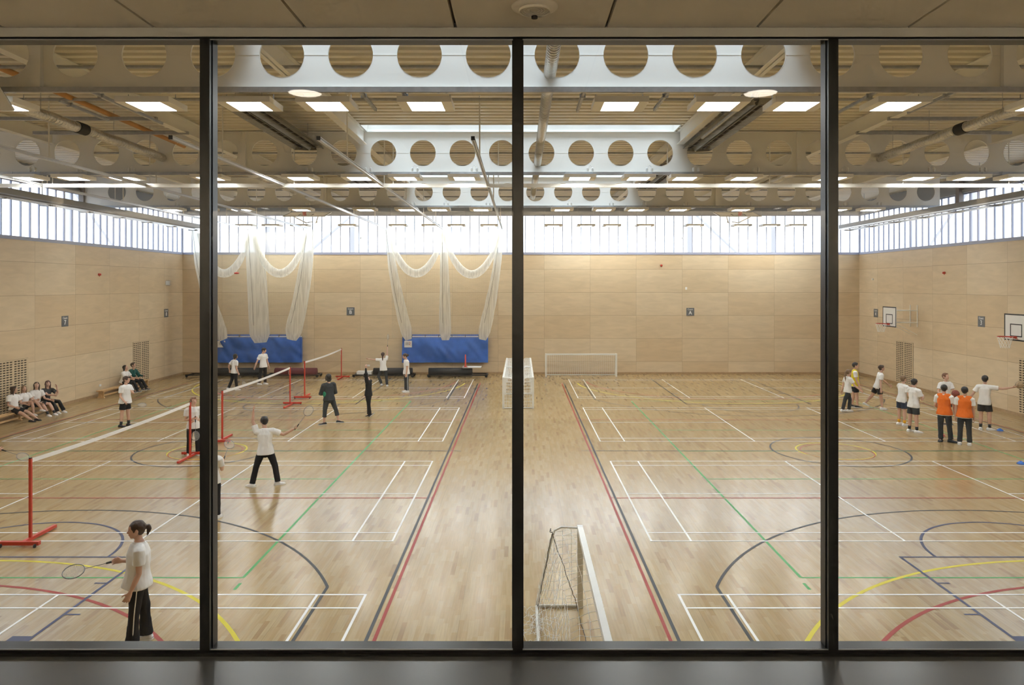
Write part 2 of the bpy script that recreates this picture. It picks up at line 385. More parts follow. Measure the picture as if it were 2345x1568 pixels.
clerestory(3, Y0+.3, Y1, 'y', X1+.06, -1)
# steel columns and braces standing just outside the obscured glass
BD = (12.05, 20.95, 29.7)                        # the three roof beams
def col(name, label, pts, r):
    m = MB(); m.tube(pts, r, 4, smooth=False); o = m.build(name, M['column']); tag(o, label, 'steel '+name.split('_')[-1]); return o
for x, t in ((-13.6, 'second left of the blue mats, far end'), (-9.05, 'above the court B sign'), (9.1, 'above the court A sign'), (13.6, 'right of the court A sign')):
    m = MB(); m.box((x-.13, Y1+.30, -.2), (x+.13, Y1+.5, WT+.3)); tag(m.build('steel_column', M['column']), 'steel column behind the far obscured glazing '+t, 'column')
for sx, xx, wn in ((-1, X0-.45, 'left'), (1, X1+.45, 'right')):
    for y, t in ((12.05, 'at the nearest roof beam'), (20.95, 'at the second roof beam'), (29.7, 'at the third roof beam'), (34.3, 'close to the far corner')):
        m = MB(); m.box((xx-.1, y-.14, -.2), (xx+.1, y+.14, WT+.3)); tag(m.build('steel_column', M['column']), 'steel column behind the %s side glazing %s' % (wn, t), 'column')
for a, b, t in (((9.3, WT+.2), (12.0, WB-.2), 'falling right from the court A column'), ((-8.9, WT+.2), (-11.8, WB-.2), 'falling left from the court B column')):
    m = MB(); m.tube([(a[0], Y1+.55, a[1]), (b[0], Y1+.55, b[1])], .07, 4, smooth=False); tag(m.build('steel_brace', M['column']), 'diagonal steel brace behind far glazing '+t, 'brace')
for xx, wn in ((X0-.6, 'left'), (X1+.6, 'right')):
    m = MB(); m.tube([(xx, 30.2, WT+.2), (xx, 33.6, WB-.2)], .07, 4, smooth=False); tag(m.build('steel_brace', M['column']), 'diagonal steel brace behind the %s side glazing' % wn, 'brace')

# ------------------------------------------------------------------ roof deck with skylight openings
SK = 4.42                                         # skylights span -SK..SK, just in front of each beam
def deck_strip(m, y0, y1, xa, xb):
    y = y0; p = .33
    prof = []
    while y < y1 - 1e-6:
        for dy, z in ((0, 0), (.15, 0), (.19, .10), (.29, .10), (.33, 0)):
            if y+dy <= y1+1e-6: prof.append((y+dy, DECK+z))
        y += p
    prof.append((y1, DECK))
    for (ya, za), (yb, zb) in zip(prof, prof[1:]):
        if yb-ya < 1e-6 and abs(za-zb) < 1e-6: continue
        m.quad((xa, ya, za), (xb, ya, za), (xb, yb, zb), (xa, yb, zb))
dk = MB(); ys = Y0
for b in BD:
    o0 = b - 1.0
    deck_strip(dk, ys, o0, X0-T, X1+T)
    for xa, xb in ((X0-T, -SK), (SK, X1+T)): deck_strip(dk, o0, b-.02, xa, xb)
    ys = b-.02
deck_strip(dk, ys, Y1+T, X0-T, X1+T)
ceil = struct('ceiling', dk, M['deck'])
lid = MB(); ys = Y0-.4                            # opaque roof build-up over the deck
for b in BD:
    lid.box((X0-.6, ys, DECK+.14), (X1+.6, b-1.0, DECK+.4))
    for xa, xb in ((X0-.6, -SK), (SK, X1+.6)): lid.box((xa, b-1.0, DECK+.14), (xb, b-.02, DECK+.4))
    ys = b-.02
lid.box((X0-.6, ys, DECK+.14), (X1+.6, Y1+.8, DECK+.4))
struct('ceiling', lid, M['grey'])
for i, b in enumerate(BD):
    m = MB(); y0, y1 = b-.975, b-.06; zt = DECK+.5; SK0 = SK; SK = SK0-.025
    m.box((-SK-.03, y0, DECK-.02), (-SK, y1, zt)); m.box((SK, y0, DECK-.02), (SK+.03, y1, zt)); m.box((-SK, y0-.03, DECK-.02), (SK, y0, zt)); m.box((-SK, y1, DECK), (SK, y1+.03, zt))
    for k in range(1, 8): x = -SK + k*2*SK/8; m.box((x-.02, y0, zt-.05), (x+.02, y1, zt))
    o = struct('window_%d' % (4+i), m, M['paint'])
    g = MB(); g.quad((-SK, y0, zt-.02), (SK, y0, zt-.02), (SK, y1, zt-.02), (-SK, y1, zt-.02)); g.build('pane', M['glass'], o); SK = SK0

# ------------------------------------------------------------------ roof beams (cellular)
BB, BT, HC, HR, HP = H+3.25, DECK-.005, H+3.82, .372, 1.14
def cell_beam(y, label):
    e = thing('roof_beam', label, 'roof beam', (0, y, 0), 0, 'round-holed roof beams')
    m = MB(); x0 = -.535 - HP*15 - HP/2; n = 31; t = .012
    N = 32
    for k in range(n):
        cx = x0 + HP/2 + k*HP; xa, xb = max(cx-HP/2, X0+.02), min(cx+HP/2, X1-.02)
        if xb <= xa: continue
        if xa > cx-HR-.05 or xb < cx+HR+.05:
            for yy in (-t, t): m.quad((xa, yy, BB), (xb, yy, BB), (xb, yy, BT), (xa, yy, BT))
            continue
        outer, inner = [], []
        for j in range(N):
            a = 2*PI*(j+.5)/N; c, s_ = math.cos(a), math.sin(a)
            inner.append((cx+HR*c, HC+HR*s_))
            q = 1/max(abs(c)/((xb-cx) if c > 0 else (cx-xa)), abs(s_)/((BT-HC) if s_ > 0 else (HC-BB)))
            outer.append((cx+q*c, HC+q*s_))
        cor = [(xb, BT), (xa, BT), (xa, BB), (xb, BB)]
        for yy in (-t, t):
            vs = [(p[0], yy, p[1]) for p in outer] + [(p[0], yy, p[1]) for p in inner] + [(p[0], yy, p[1]) for p in cor]; fs = []
            for j in range(N):
                j2 = (j+1) % N; fs.append((j, j2, N+j2, N+j))
                pa, pb = outer[j], outer[j2]
                if abs(pa[0]-pb[0]) > 1e-6 and abs(pa[1]-pb[1]) > 1e-6:
                    ci = min(range(4), key=lambda q: (cor[q][0]-(pa[0]+pb[0])/2)**2 + (cor[q][1]-(pa[1]+pb[1])/2)**2); fs.append((j, 2*N+ci, j2))
            m.add(vs, fs)
        rim = []
        for yy in (-t-.006, t+.006): rim += [(p[0], yy, p[1]) for p in inner]
        m.add(rim, [(j, (j+1) % N, N+(j+1) % N, N+j) for j in range(N)], 0, True)
    m.build('web', M['paint'], e)
    f = MB(); f.box((X0+.02, -.11, BB-.02), (X1-.02, .11, BB)); f.build('bottom_flange', M['paint'], e)
    f = MB(); f.box((X0+.02, -.11, BT-.02), (X1-.02, .11, BT)); f.build('top_flange', M['paint'], e)
    f = MB()
    for k in range(n-1):
        c0 = x0 + HP/2 + k*HP + HR; c1 = x0 + HP/2 + (k+1)*HP - HR
        if c0 > X0+.1 and c1 < X1-.1: f.box((c0, -t-.006, HC-.006), (c1, -t, HC+.006))
    f.build('weld_seam', M['paint'], e)
    for x in (-7.95, 8.0): f = MB(); f.box((x-.05, -.10, BB), (x+.05, -t, BT-.02)); f.build('stiffener', M['paint'], e)
    for x in (X0+.02, X1-.2): f = MB(); f.box((x, -.12, BB-.1), (x+.18, .12, BT)); f.build('end_plate', M['column'], e)
    f = MB(); f.box((X0+.1, -.17, BB-.085), (X1-.1, -.11, BB-.03)); f.box((X0+.1, -.17, BB-.03), (X1-.1, -.10, BB)); f.build('cable_rail', M['galv'], e)
    return e
for y, t in zip(BD, ('nearest', 'second', 'third and farthest')): cell_beam(y, 'white steel roof beam with big round holes, %s of the three' % t)
# secondary beams running down the hall between the cellular beams
edges = [Y0+.03] + list(BD) + [Y1]
nmb = ('in front of the nearest roof beam', 'between the first and second roof beams', 'between the second and third roof beams', 'behind the third roof beam')
for k, (ya, yb) in enumerate(zip(edges, edges[1:])):
    for x in (-13.42, -8.95, -4.5, 4.58, 9.03, 13.5):
        m = MB(); z0, z1 = H+4.04, DECK-.005; a, b = ya+.13, yb-.13
        m.box((x-.10, a, z0), (x+.10, b, z0+.015)); m.box((x-.007, a, z0), (x+.007, b, z1)); m.box((x-.09, a, z1-.015), (x+.09, b, z1))
        o = m.build('secondary_beam', M['paint'])
        side = 'left' if x < 0 else 'right'; ordn = {4: 'first', 8: 'second', 9: 'second', 13: 'third'}[int(abs(x))]
        tag(o, '%s purlin %s of centre, %s' % (ordn, side, nmb[k]), 'steel beam', 'secondary roof beams')
    for j, dy in enumerate((1.65, 4.05)):
        y = ya+dy
        if y > yb-1 or k == 0: continue
        m = MB(); m.tube([(-13.3, y, H+4.12), (13.4, y, H+4.12)], .035, 8); o = m.build('bridging_tube', M['galv'])
        tag(o, '%s steel tube crossing under the deck, %s' % ('nearer' if j == 0 else 'farther', nmb[k]), 'steel tube', 'bridging tubes')
# ------------------------------------------------------------------ lamps
LX = (-14.1, -12.75, -11.3, -8.85, -6.27, -4.6, -3.28, -1.6, 1.68, 3.36, 4.68, 6.37, 8.9, 11.35, 12.8, 14.15)
ORD = ('first', 'second', 'third', 'fourth', 'fifth', 'sixth', 'seventh', 'eighth')
def make_light():
    e = thing('ceiling_light', 'x', 'ceiling light')
    m = MB(); w, l, h = .45, .34, .095; a, b = .285, .30      # housing with an open lit centre
    m.box((-w, -l, .02), (w, l, h))
    m.box((-w, -l, 0), (-a, l, .02)); m.box((a, -l, 0), (w, l, .02)); m.box((-a, -l, 0), (a, -b, .02)); m.box((-a, b, 0), (a, l, .02))
    m.build('housing', M['paint'], e)
    d = MB(); d.box((-a, -b, .004), (a, b, .016)); d.build('diffuser', M['lamp'], e)
    for x in (-.40, .40):
        r = MB(); r.tube([(x, 0, h), (x, 0, .21)], .008, 6); r.build('hanger', M['galv'], e)
    for x in (.22, .36): c = MB(); c.tube([(x, -.17, .21), (x, -.17, .27)], .035, 10, round_ends=True); c.build('power_plug', M['white'], e)
    c = MB(); c.tube([(.22+.14*t/10, -.17, .27+.09*math.sin(PI*t/10)) for t in range(11)], .007, 6); c.build('loop_cable', M['white'], e)
    return e
L0 = make_light(); first = True
rows = [(12.06+.30, 'row under the nearest roof beam'), (20.96-.22, 'row under the second roof beam'), (29.7-.32, 'row under the third roof beam'), (37.35, 'far row by the windows')]
for y, rn in rows:
    for i, x in enumerate(LX):
        o = L0 if first else copy_tree(L0); first = False
        o.location = (x, y, H+3.04)
        n = ORD[7-i] if i < 8 else ORD[i-8]; sd = 'left' if i < 8 else 'right'
        tag(o, 'ceiling light, %s %s of the middle mullion, %s' % (n, sd, rn), 'ceiling light', 'square ceiling lights')
        if y > 37:
            for ch in list(o.children):
                if ch.name.startswith(('power_plug', 'loop_cable')): bpy.data.objects.remove(ch)
                elif ch.name.startswith('hanger'): ch.scale = (1, 1, 12.0); ch.location.z = -1.05
# flare of long hangers is only the rods: rod runs from the housing to the deck

# ------------------------------------------------------------------ cricket net tracks, cross rail, trays
tracks = []
for x, ys, t in ((-16.85, 12.6, 'outermost left, beside the wall tray'), (-14.0, 13.5, 'second from the left wall'), (-10.97, 12.0, 'third from the left wall'),
              (-6.93, 14.4, 'left one above the central mat'), (-4.03, 14.5, 'middle one above the central mat'), (-.95, 14.5, 'nearest the central mullion')):
    e = thing('curtain_track', 'long aluminium net track running down the hall, '+t, 'curtain track', (x, 0, 0), 0, 'net curtain tracks')
    z = H+2.90; m = MB(); m.box((-.035, ys, z), (.035, 37.55, z+.012)); m.box((-.035, ys, z+.06), (.035, 37.55, z+.072)); m.box((-.006, ys, z), (.006, 37.55, z+.07))
    m.build('rail', M['alu'], e)
    for y in (16.9, 21.5, 25.6, 30.2, 34.6):
        r = MB(); r.tube([(0, y, z+.07), (0, y, DECK)], .017, 6); r.build('drop_rod', M['paint'], e)
    r = MB(); r.cbox((0, ys-.01, z+.036), (.075, .02, .08)); r.build('end_stop', M['blackmat'], e)
e = thing('cross_rail', 'long glossy white rail crossing the whole hall below the second row of lights', 'rail', (0, 21.28, H+2.87))
m = MB(); m.box((-15.3, -.03, 0), (15.3, .03, .11)); m.build('rail', principled('glossy_white_rail', (.78,.75,.68), .22, spec=.6), e)
for x in (-14.0, -10.97, -6.93, -4.03, -.95, 4.0, 7.0, 10.9, 14.0):
    m = MB(); m.tube([(x+.3, 0, .11), (x+.3, 0, 1.5)], .016, 6); m.build('drop_rod', M['paint'], e)
for sx, x, t in ((-1, -16.45, 'left'), (1, 16.55, 'right')):
    e = thing('cable_tray', 'long grey service tray with small fittings high along the %s windows' % t, 'cable tray', (x, 0, H+2.82))
    m = MB(); m.box((-.24, 11.0, .10), (.24, 37.2, .16)); m.box((-.26, 11.0, .08), (-.22, 37.2, .27)); m.box((.22, 11.0, .08), (.26, 37.2, .27)); m.build('tray', M['grey'], e)
    m = MB(); m.box((-.30, 11.0, .02), (-.24, 37.4, .07)); m.box((.05, 11.0, -.06), (.12, 36.6, .02)); m.build('rail', M['alu'], e)
    for k in range(11):
        y = 14+2.25*k; m = MB(); m.box((-.25, y, -.06), (.20, y+.16, -.01)); m.build('fitting', M['galv'], e)
    for k in range(6):
        y = 13+4.4*k; m = MB(); m.tube([(0, y, .16), (0, y, DECK-H-2.82)], .012, 6); m.build('drop_rod', M['galv'], e)
# short channel brackets seen under the first light rows
k = 0
for x, y0, y1, t in ((-8.0, 12.9, 14.1, 'left of the left mullion'), (-7.1, 12.3, 14.4, 'beside the ochre pipe'), (-1.95, 12.3, 13.3, 'left of the middle mullion'), (-2.65, 12.3, 13.3, 'above the third light left of the middle mullion'),
                  (1.05, 12.3, 13.4, 'just right of the middle mullion'), (2.45, 12.3, 13.3, 'between the first lights on the right'), (3.95, 12.3, 15.8, 'next to the right radiant heater'), (5.9, 12.3, 13.6, 'behind the right mullion'), (7.2, 12.3, 13.5, 'right of the right mullion')):
    m = MB(); z = H+3.185; m.box((-.02, y0-.3, z), (.02, y1, z+.04)); m.box((-.035, y0-.3, z+.04), (.035, y1, z+.045)); m.box((-.05, y0-.02, z-.01), (.05, y0+.01, z+.06))
    o = m.build('channel_bracket', M['galv']); o.location.x = x; tag(o, 'steel channel behind the nearest roof beam, '+t, 'bracket', 'ceiling channels')
# ------------------------------------------------------------------ ducts, pipe, heaters
def spiral(name, label, x, h, r, y0, y1, mat):
    e = thing(name, label, 'duct', (x, 0, H+h)); m = MB(); n = 16
    m.tube([(0, y0+(y1-y0)*i/60, .012*math.sin(i*.5)) for i in range(61)], r, n); m.build('tube', mat, e)
    s = MB(); y = y0
    while y < y1-.05:
        pts = [(r*1.01*math.cos(t*PI/6), y+.02*t/12, r*1.01*math.sin(t*PI/6)) for t in range(13)]
        s.tube(pts, .006, 4, cap=False); y += .11
    s.build('spiral_rib', M['alu'], e); return e
spiral('spiral_duct', 'silver spiral duct threading the beam holes beside the middle mullion', .49, 3.53, .10, 9.0, 29.0, M['foil'])
for x, t in ((-10.3, 'left'), (10.35, 'right')):
    e = spiral('flexible_duct', 'foil flexible duct with black collar on the %s side, ending at the second beam' % t, x, 3.68, .115, 14.2, 20.9, M['foil'])
    m = MB(); m.tube([(0, 16.85, 0), (0, 17.2, 0)], .135, 16); m.build('collar', M['blackmat'], e)
    for yy in (15.6, 18.4, 20.2): m = MB(); m.tube([(0, yy, .1), (0, yy, .75)], .006, 5); m.build('hanger', M['galv'], e)
    m = MB(); m.box((-.17, 12.4, -.13), (.17, 14.3, .17)); m.build('duct_box', M['paint'], e)
    spiral('flexible_duct', 'foil flexible duct on the %s side between the second and third beams' % t, x*.83, 3.55, .11, 22.2, 27.5, M['foil'])
m = MB(); m.tube([(-9.95, 12.9, H+4.17), (-9.95, 21.5, H+4.12)], .06, 10); tag(m.build('ceiling_pipe', M['orange']), 'ochre painted pipe running under the deck at upper left', 'pipe')
for x, y in ((-11.0, 17.6), (-11.0, 19.25), (11.1, 17.6), (11.1, 19.25)):
    m = MB(); m.box((x-1.9 if x < 0 else x-2.2, y-.04, H+4.0), (x+2.2 if x < 0 else x+1.9, y+.04, H+4.08)); o = m.build('hanging_channel', M['galv'])
    tag(o, 'grey channel hung across the duct on the %s side, %s one' % ('left' if x < 0 else 'right', 'nearer' if y < 18 else 'farther'), 'bracket', 'hung channels')
def heater(x, y0, y1, label):
    e = thing('radiant_heater', label, 'heater', (x, 0, H+3.9), 0, 'long radiant heaters'); w = .43
    for s_ in (-1, 1):
        m = MB(); a = s_*.02; b = s_*w
        prof = [(a, .0), (a+s_*.05, .12), (b-s_*.08, .13), (b, .02)]
        for i in range(3):
            (xa, za), (xb, zb) = prof[i], prof[i+1]; m.quad((xa, y0, za), (xb, y0, zb), (xb, y1, zb), (xa, y1, za)); m.quad((xa, y0, za+.012), (xa, y1, za+.012), (xb, y1, zb+.012), (xb, y0, zb+.012))
        for y in (y0, y1): m.quad((a, y, 0), (b, y, .02), (b-s_*.08, y, .14), (a+s_*.05, y, .14))
        m.build('reflector', M['heater'], e)
        m = MB(); m.tube([(s_*.2, y0+.1, .06), (s_*.2, y1-.1, .06)], .028, 8); m.build('burner_tube', M['dark'], e)
    g = MB()
    for k in range(int((y1-y0)/.5)): y = y0+.1+k*.5; g.tube([(-w, y, .015), (w, y, .015)], .004, 4, cap=False)
    g.build('wire_guard', M['galv'], e)
    for y in (y0+.8, y1-1.2):
        for xx in (-.3, .3): m = MB(); m.tube([(xx, y, .13), (xx, y, .53)], .006, 5); m.build('hanger', M['galv'], e)
heater(-6.1, 15.5, 21.0, 'long grey radiant heater at left, over the space before the second roof beam')
heater(5.1, 15.7, 21.2, 'long grey radiant heater at right, over the space before the second roof beam')
heater(-6.1, 24.0, 29.4, 'long grey radiant heater at left, in front of the third roof beam')
heater(5.1, 24.0, 29.4, 'long grey radiant heater at right, in front of the third roof beam')

# ------------------------------------------------------------------ basketball boards
M['board'] = principled('white_backboard', (.72,.71,.68), .35); M['netcord'] = principled('white_cord', (.88,.87,.82), .7)
def hoop(e, w, h, tilt_under=False):
    """board in local XZ plane facing -Y, ring in front"""
    m = MB(); m.box((-w/2, 0, 0), (w/2, .03, h)); m.build('board', M['board'], e)
    f = MB(); t = .045
    for (a, b) in (((-w/2, 0), (w/2, t)), ((-w/2, h-t), (w/2, h)), ((-w/2, 0), (-w/2+t, h)), ((w/2-t, 0), (w/2, h))): f.box((a[0], -.006, a[1]), (b[0], 0, b[1]))
    cx, z0, z1 = .295, .14, .58; s = .035
    for (a, b) in (((-cx, z0), (cx, z0+s)), ((-cx, z1-s), (cx, z1)), ((-cx, z0), (-cx+s, z1)), ((cx-s, z0), (cx, z1))): f.box((a[0], -.007, a[1]), (b[0], -.0005, b[1]))
    f.build('border', M['blackmat'], e)
    r = MB(); R = .228; c = V((0, -.15-R, .15))
    r.tube([c+V((R*math.cos(t*PI/12), R*math.sin(t*PI/12), 0)) for t in range(25)], .011, 6, cap=False)
    r.box((-.06, -.17, .10), (.06, -.006, .16)); r.tube([(-.1, -.01, .06), (-.05, -.19, .145)], .008, 5); r.tube([(.1, -.01, .06), (.05, -.19, .145)], .008, 5)
    r.build('ring', M['red'], e)
    nt = MB()
    for k in range(12):
        for s_ in (1, -1):
            pts = []
            for q in range(5):
                t = q/4; a = 2*PI*(k + s_*q*.5)/12; rr = R*(1-.42*t); pts.append(c+V((rr*math.cos(a), rr*math.sin(a), -.01-.38*t)))
            nt.tube(pts, .0045, 4, cap=False)
    nt.build('hoop_net', M['netcord'], e)
for y, t in ((33.3, 'small far basketball hoop on the right wall beside sign 4'), (24.78, 'near basketball hoop on the right wall, cut by the photo edge')):
    e = thing('basketball_hoop', t, 'basketball hoop', (16.9, y, 2.84), PI/2*-1)
    hoop(e, 1.2, .92)
    b = MB()
    for z in (.2, .75): b.tube([(-.3, .03, z), (-.3, 1.146, z)], .02, 6); b.tube([(.3, .03, z), (.3, 1.146, z)], .02, 6)
    for x in (-.3, .3): b.tube([(x, 1.12, 0), (x, 1.12, 1.0)], .02, 6); b.tube([(x, .05, .2), (x, 1.12, -.35)], .012, 6)
    b.tube([(-.3, .05, .75), (.3, 1.1, .75)], .012, 6)
    b.build('wall_bracket', M['paint'], e)
for x, y, z, ang, t, far in ((-9.25, 31.0, H+2.96, 76, 'stowed basketball board folded flat under the roof, left of centre', 1), (9.4, 31.0, H+2.96, 76, 'stowed basketball board folded flat under the roof, right of centre', 1),
                  (-9.25, 12.0, H+2.90, 50, 'stowed basketball board cut off at the upper left photo edge', 0)):
    e = thing('stowed_backboard', t, 'basketball board', (x, y, z), 0 if far else PI)
    e.rotation_euler = (math.radians(-ang), 0, 0) if far else (math.radians(-ang), 0, PI)
    hoop(e, 1.8, 1.15)
    b = MB()
    for xx in (-.55, .55): b.tube([(xx, .03, .25), (xx*.4, .45, 1.0), (xx*.2, .5, 1.6)], .025, 6)
    b.tube([(-.55, .03, .8), (.55, .03, .8)], .025, 6); b.build('fold_frame', M['paint'], e)
# ------------------------------------------------------------------ things on the walls
def text_mesh(s, size, bold=0):
    cu = bpy.data.curves.new('t', 'FONT'); cu.body = s; cu.size = size; cu.align_x = 'CENTER'; cu.align_y = 'CENTER'; cu.extrude = .002; cu.offset = bold
    o = bpy.data.objects.new('t', cu); C.objects.link(o); dg = bpy.context.evaluated_depsgraph_get(); dg.update()
    me = bpy.data.meshes.new_from_object(o.evaluated_get(dg)); bpy.data.objects.remove(o); return me
M['sign'] = principled('slate_grey_sign', (.115,.125,.135), .5); M['signtext'] = principled('white_lettering', (.8,.8,.8), .5)
def wall_frame(o, wall, a, z):
    if wall == 'far': o.location = (a, Y1, z)
    elif wall == 'left': o.location = (X0, a, z); o.rotation_euler = (0, 0, PI/2)
    else: o.location = (X1, a, z); o.rotation_euler = (0, 0, -PI/2)
def sign(ch, wall, a, z, lb):
    e = thing('court_sign', 'square grey sign reading Court %s, %s' % (ch, lb), 'sign', group=None)
    m = MB(); m.box((-.21, -.012, -.21), (.21, -.001, .21)); m.build('plate', M['sign'], e)
    for s, sz, zz, bd in (('Court', .115, .125, .001), (ch, .26, -.055, .004)):
        o = bpy.data.objects.new('lettering', text_mesh(s, sz, bd)); o.data.materials.clear(); o.data.materials.append(M['signtext'])
        C.objects.link(o); o.parent = e; o.rotation_euler = (PI/2, 0, 0); o.location = (0, -.0145, zz)
    wall_frame(e, wall, a, z); return e
sign('B', 'far', -9.05, 3.36, 'on the far wall between the nets'); sign('A', 'far', 9.04, 3.33, 'on the bare right half of the far wall'); sign('7', 'left', 28.7, 3.32, 'on the left wall above the seated girls'); sign('8', 'left', 36.9, 3.33, 'on the left wall under the emergency light')
sign('3', 'right', 28.45, 3.32, 'on the right wall between the two hoops'); sign('4', 'right', 36.9, 3.33, 'beside the far hoop near the corner')
def small(name, label, cat, wall, a, z, fn, mat):
    m = MB(); fn(m); o = m.build(name, mat); tag(o, label, cat); wall_frame(o, wall, a, z); return o
bcn = lambda m: (m.lathe((0, 0, 0), [(.0, .0), (.055, 0), (.055, .05), (.045, .06), (.045, .10), (0, .105)], 14, axis=(0,-1,0)), m.tube([(0, -.04, -.05), (0, -.04, -.09)], .012, 6))
small('fire_alarm', 'small red fire alarm sounder high on the left wall', 'fire alarm', 'left', 31.0, 5.2, bcn, M['red'])
small('fire_alarm', 'small red fire alarm sounder high on the far wall', 'fire alarm', 'far', 7.5, 5.8, bcn, M['red'])
small('fire_alarm', 'small red fire alarm sounder high on the right wall', 'fire alarm', 'right', 30.9, 5.27, bcn, M['red'])
bx = lambda w, h, d=.04: (lambda m: (m.box((-w/2, -d, -h/2), (w/2, -.001, h/2)), m.box((-w*.4, -d-.008, -h*.4), (w*.4, -d, h*.4))))
small('wall_sensor', 'small white box on the far wall above court A sign', 'sensor', 'far', 8.82, 4.58, bx(.09, .14), M['white'])
small('wall_sensor', 'small white box on the right wall near the far corner', 'sensor', 'right', 37.2, 5.05, bx(.12, .08), M['white'])
small('wall_sensor', 'small box fixed on the far glazing above the court A sign', 'sensor', 'far', 8.62, 7.25, bx(.09, .09, .07), M['galv'])
small('wall_sensor', 'small box fixed on the far glazing above the court B sign', 'sensor', 'far', -8.5, 7.25, bx(.09, .09, .07), M['galv'])
small('wall_socket', 'white socket low on the left wall between the two benches', 'socket', 'left', 31.1, .46, bx(.15, .09, .02), M['white'])
small('wall_socket', 'white socket low on the far wall left of the middle mat trolley', 'socket', 'far', -8.1, .47, bx(.15, .09, .02), M['white'])
e = thing('emergency_light', 'caged white emergency light high on the left wall near the corner', 'emergency light'); wall_frame(e, 'left', 37.0, 4.86)
m = MB(); m.box((-.17, -.05, -.10), (.17, -.001, .10)); m.build('housing', M['white'], e)
m = MB()
for k in range(4): m.tube([(-.17+.113*k, 0, -.14), (-.17+.113*k, -.11, -.12), (-.17+.113*k, -.11, .12), (-.17+.113*k, 0, .14)], .006, 5)
for z in (-.09, 0, .09): m.tube([(-.19, -.11, z), (.19, -.11, z)], .006, 5)
m.build('cage', M['galv'], e)
def grille(wall, a, label):
    e = thing('wall_grille', label, 'grille', group=None); wall_frame(e, wall, a, .12); W, HH = 1.52, 1.97
    m = MB(); m.box((-W/2, -.004, 0), (W/2, -.001, HH)); m.build('backing', M['dark'], e)
    m = MB(); y0, y1 = -.018, -.006; nr = 22; pz = (HH-.05)/nr
    cols = []; x = -W/2+.035
    for k in range(8):
        if k == 4: x += .06
        cols.append((x, x+.125)); x += .170
    for r in range(nr+1): z = r*pz; m.box((-W/2, y0, z if r else 0), (W/2, y1, z+.046))
    xs = [-W/2] + [c for p in cols for c in p] + [W/2]
    for k in range(0, len(xs), 2): m.box((xs[k], y0+.0005, .01), (xs[k+1], y1, HH-.01))
    m.build('slotted_panel', M['slot'], e)
grille('left', 25.8, 'slotted wooden wall grille behind the four seated girls'); grille('left', 34.5, 'slotted wooden wall grille behind the two boys on the far bench')
grille('right', 34.15, 'slotted wooden wall grille under the far basketball hoop'); grille('right', 25.55, 'slotted wooden wall grille cut by the right photo edge')

# ------------------------------------------------------------------ benches
M['bench'] = principled('varnished_pine', (.58,.37,.17), .4, noise_amt=.12, noise_scale=6)
def bench(y0, y1, label):
    e = thing('gym_bench', label, 'bench', (-17.62, y0, 0)); L = y1-y0
    m = MB(); m.box((-.13, 0, .29), (.13, L, .33)); m.build('seat', M['bench'], e)
    m = MB(); m.box((-.035, .1, .06), (.035, L-.1, .12)); m.box((-.02, .1, .23), (.02, L-.1, .29)); m.build('rail', M['bench'], e)
    for y in (.12, L/2, L-.16): m = MB(); m.box((-.11, y, 0), (.11, y+.04, .29)); m.box((-.14, y-.02, 0), (.14, y+.06, .05)); m.build('leg', M['bench'], e)
bench(23.6, 27.3, 'low pine bench under the four seated girls'); bench(30.4, 34.3, 'low pine bench with two seated boys near the far grille')

# ------------------------------------------------------------------ badminton posts and nets
M['bnet'] = mat_net((.30,.14,.09), .06, .0018, .04, axes=(1, 2))
def post(x, y, u, label):
    """u = +1: the foot bar runs away from the camera"""
    e = thing('badminton_post', label, 'badminton post', (x, y, 0), 0, 'red badminton posts')
    m = MB(); m.box((-.022, -.022, .06), (.022, .022, 1.53)); m.build('upright', M['red'], e)
    m = MB(); m.box((-.36, -.29*u-.035, .035), (.36, -.29*u+.035, .10)); m.build('crossbar_foot', M['red'], e)
    m = MB(); m.box((-.03, min(-.26*u, .72*u), .02), (.03, max(-.26*u, .72*u), .075)); m.build('foot_bar', M['red'], e)
    for xx in (-.31, .31):
        w = MB(); w.lathe((xx-.012, -.29*u-.06*u, .035), [(0, 0), (.033, 0), (.035, .012), (.033, .024), (0, .024)], 14, axis=(1,0,0)); w.build('wheel', M['blackmat'], e)
    h = MB(); h.tube([(-.022, 0, 1.2), (-.05, -.02, 1.28), (-.03, -.02, 1.42)], .006, 5); h.build('cord_hook', M['netcord'], e)
    m = MB(); m.tube([(0, 0, 1.53), (0, 0, 1.545)], .028, 8); m.build('cap', M['blackmat'], e)
def bnet(x, ya, yb, label):
    e = thing('badminton_net', label, 'badminton net', (x, 0, 0), 0, 'badminton nets'); n = 24
    zt = lambda t: 1.525 - .045*4*t*(1-t)
    m = MB(); r = MB()
    for i in range(n):
        t0, t1 = i/n, (i+1)/n; y0, y1 = ya+(yb-ya)*t0, ya+(yb-ya)*t1
        m.quad((-.004, y0, zt(t0)-.075), (-.004, y1, zt(t1)-.075), (-.004, y1, zt(t1)), (-.004, y0, zt(t0))); m.quad((.004, y0, zt(t0)-.075), (.004, y0, zt(t0)), (.004, y1, zt(t1)), (.004, y1, zt(t1)-.075))
        m.quad((-.004, y0, zt(t0)), (-.004, y1, zt(t1)), (.004, y1, zt(t1)), (.004, y0, zt(t0)))
        r.quad((0, y0, zt(t0)-.76), (0, y1, zt(t1)-.76), (0, y1, zt(t1)-.07), (0, y0, zt(t0)-.07))
    m.build('tape', M['line_white'], e); r.build('mesh_panel', M['bnet'], e)
PX = -9.07
for x, ya, yb, t in ((PX, 13.45, 19.95, 'nearest'), (PX, 22.1, 28.6, 'middle'), (PX-.05, 30.7, 37.0, 'farthest')):
    post(x, ya, 1, 'red badminton post at the near end of the %s net' % t); post(x, yb, -1, 'red badminton post at the far end of the %s net' % t)
    bnet(x, ya+.03, yb-.03, 'white taped badminton net, %s of the three' % t)

